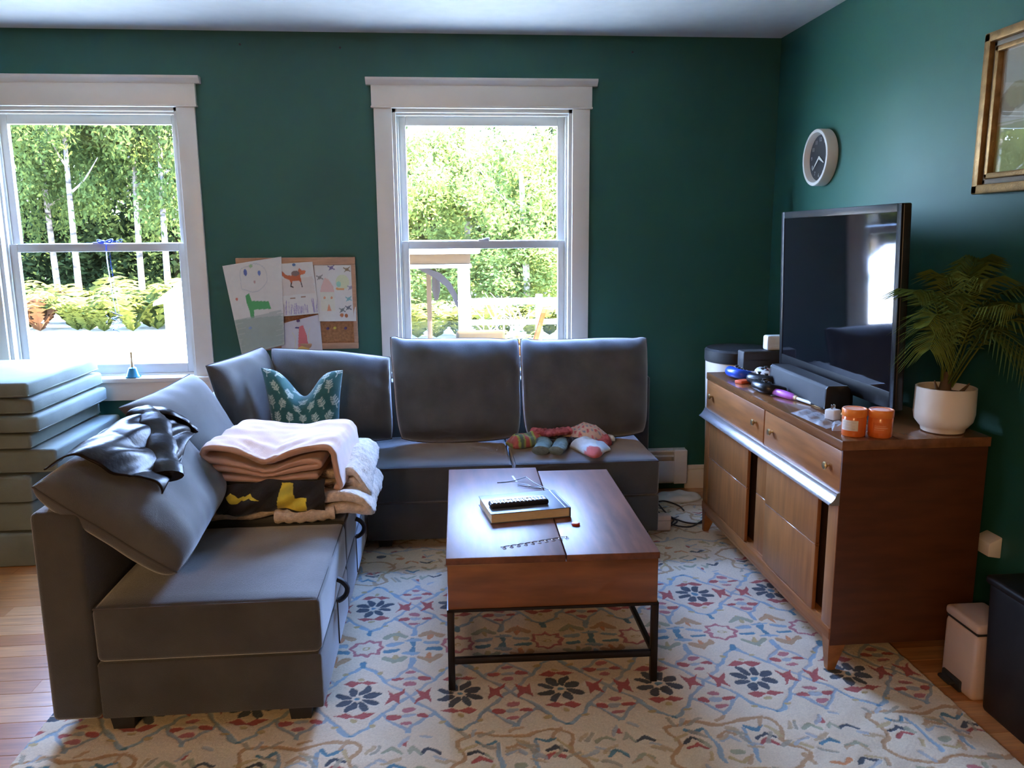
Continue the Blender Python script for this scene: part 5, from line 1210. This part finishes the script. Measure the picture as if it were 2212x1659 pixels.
t = thing('bird_feeder', 'dark hanging feeder under the pergola', 'feeder', (-.10, 9.9, .62)); obj('tube', MB().lathe([(0, 0), (.02, 0), (.05, .12), (.05, .30), (0, .36)], (-.09, 9.9, .70), 16), GREYP, t); obj('hook', MB().tube([(-.09, 9.9, 1.06), (-.09, 9.9, 1.268)], .006, 5), GREYP, t)
# low white fence and lawn clutter
t = thing('low_fence', 'low white rail fence at the far side of the lawn', 'fence', (1.6, 13.6, GZ))
obj('rail', MB().box(.3, 4.2, 13.5, 13.58, .34, .44), WP, t); obj('rail', MB().box(.3, 4.2, 13.5, 13.58, .0, .08), WP, t)
for x in (.4, 1.6, 2.8, 4.0): obj('post', MB().box(x-.05, x+.05, 13.48, 13.6, GZ, .5), WP, t)
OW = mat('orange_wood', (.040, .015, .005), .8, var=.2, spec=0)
t = thing('adirondack_chair', 'slanted orange wooden lawn chair outside the middle window', 'chair', (.95, 9.0, GZ))
for k in range(4): obj('back_slat', MB().prism([(.90+.02*k, -.02), (.955+.02*k, -.02), (1.13+.02*k, .62), (1.085+.02*k, .62)], 'y', 8.9+.13*k, 9.0+.13*k), OW, t)
obj('seat', MB().prism([(.55, .02), (.55, -.02), (.95, -.12), (.95, -.07)], 'y', 8.9, 9.4), OW, t)
for y in (8.88, 9.38): obj('arm', MB().box(.45, 1.02, y, y+.08, .20, .235, .005), OW, t)
for x, y in ((.5, 8.89), (.5, 9.4), (.95, 8.89), (.95, 9.4)): obj('leg', MB().box(x-.03, x+.03, y-.02, y+.04, GZ, .20), OW, t)
t = thing('patio_chair', 'beige padded patio chair back just outside the middle window', 'chair', (.265, 6.3, GZ))
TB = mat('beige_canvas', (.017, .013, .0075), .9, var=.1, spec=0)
obj('backrest', MB().box(.085, .455, 6.0, 6.06, .30, .765, .028, 3), TB, t); obj('seat', MB().box(.08, .46, 6.06, 6.50, .04, .10, .02), TB, t)
for x in (.10, .44):
    for y in (6.03, 6.47): obj('leg', MB().tube([(x, y, GZ), (x, y, .05)], .014, 8), STEEL, t)
t = thing('bare_shrub', 'bare branching pale shrub in front of the sunlit trees', 'shrub', (.95, 12.6, GZ))
r = random.Random(9)
for k in range(9):
    a = -.9+k*.22; L = r.uniform(.50, .72); p0 = Vector((.95, 12.6, GZ)); p2 = p0+Vector((math.sin(a)*L*.9, r.uniform(-.2, .2), math.cos(a)*L*1.25)); mid = p0*.5+p2*.5+Vector((r.uniform(-.08, .08), 0, .05))
    mb = MB().tube(curve([p0, mid, p2], 8), [.022*(1-.09*i) for i in range(9)], 6)
    for j in range(3):
        q = mid+(p2-mid)*(.2+.25*j); e = q+Vector((r.uniform(-.28, .28), 0, r.uniform(.15, .3))); mb.tube([q, e], [.010, .004], 5)
    obj('branch', mb, BARK, t)
# flower pots on the lawn
for i, (x, y, lab) in enumerate(((.66, 10.6, 'small terracotta pot on the lawn left of the orange chair'), (1.05, 11.4, 'small terracotta pot on the lawn behind the orange chair'))):
    t = thing('garden_pot', lab, 'pot', (x, y, GZ)); obj('pot', MB().lathe([(0, 0), (.08, 0), (.12, .2), (.13, .2), (.13, .24), (0, .22)], (x, y, GZ), 20), OW, t)
    o = bpy.data.objects.new('plant', FM[i]); COL.objects.link(o); o.parent = t; o.location = (0, 0, .2); o.scale = (.35, .35, .45)
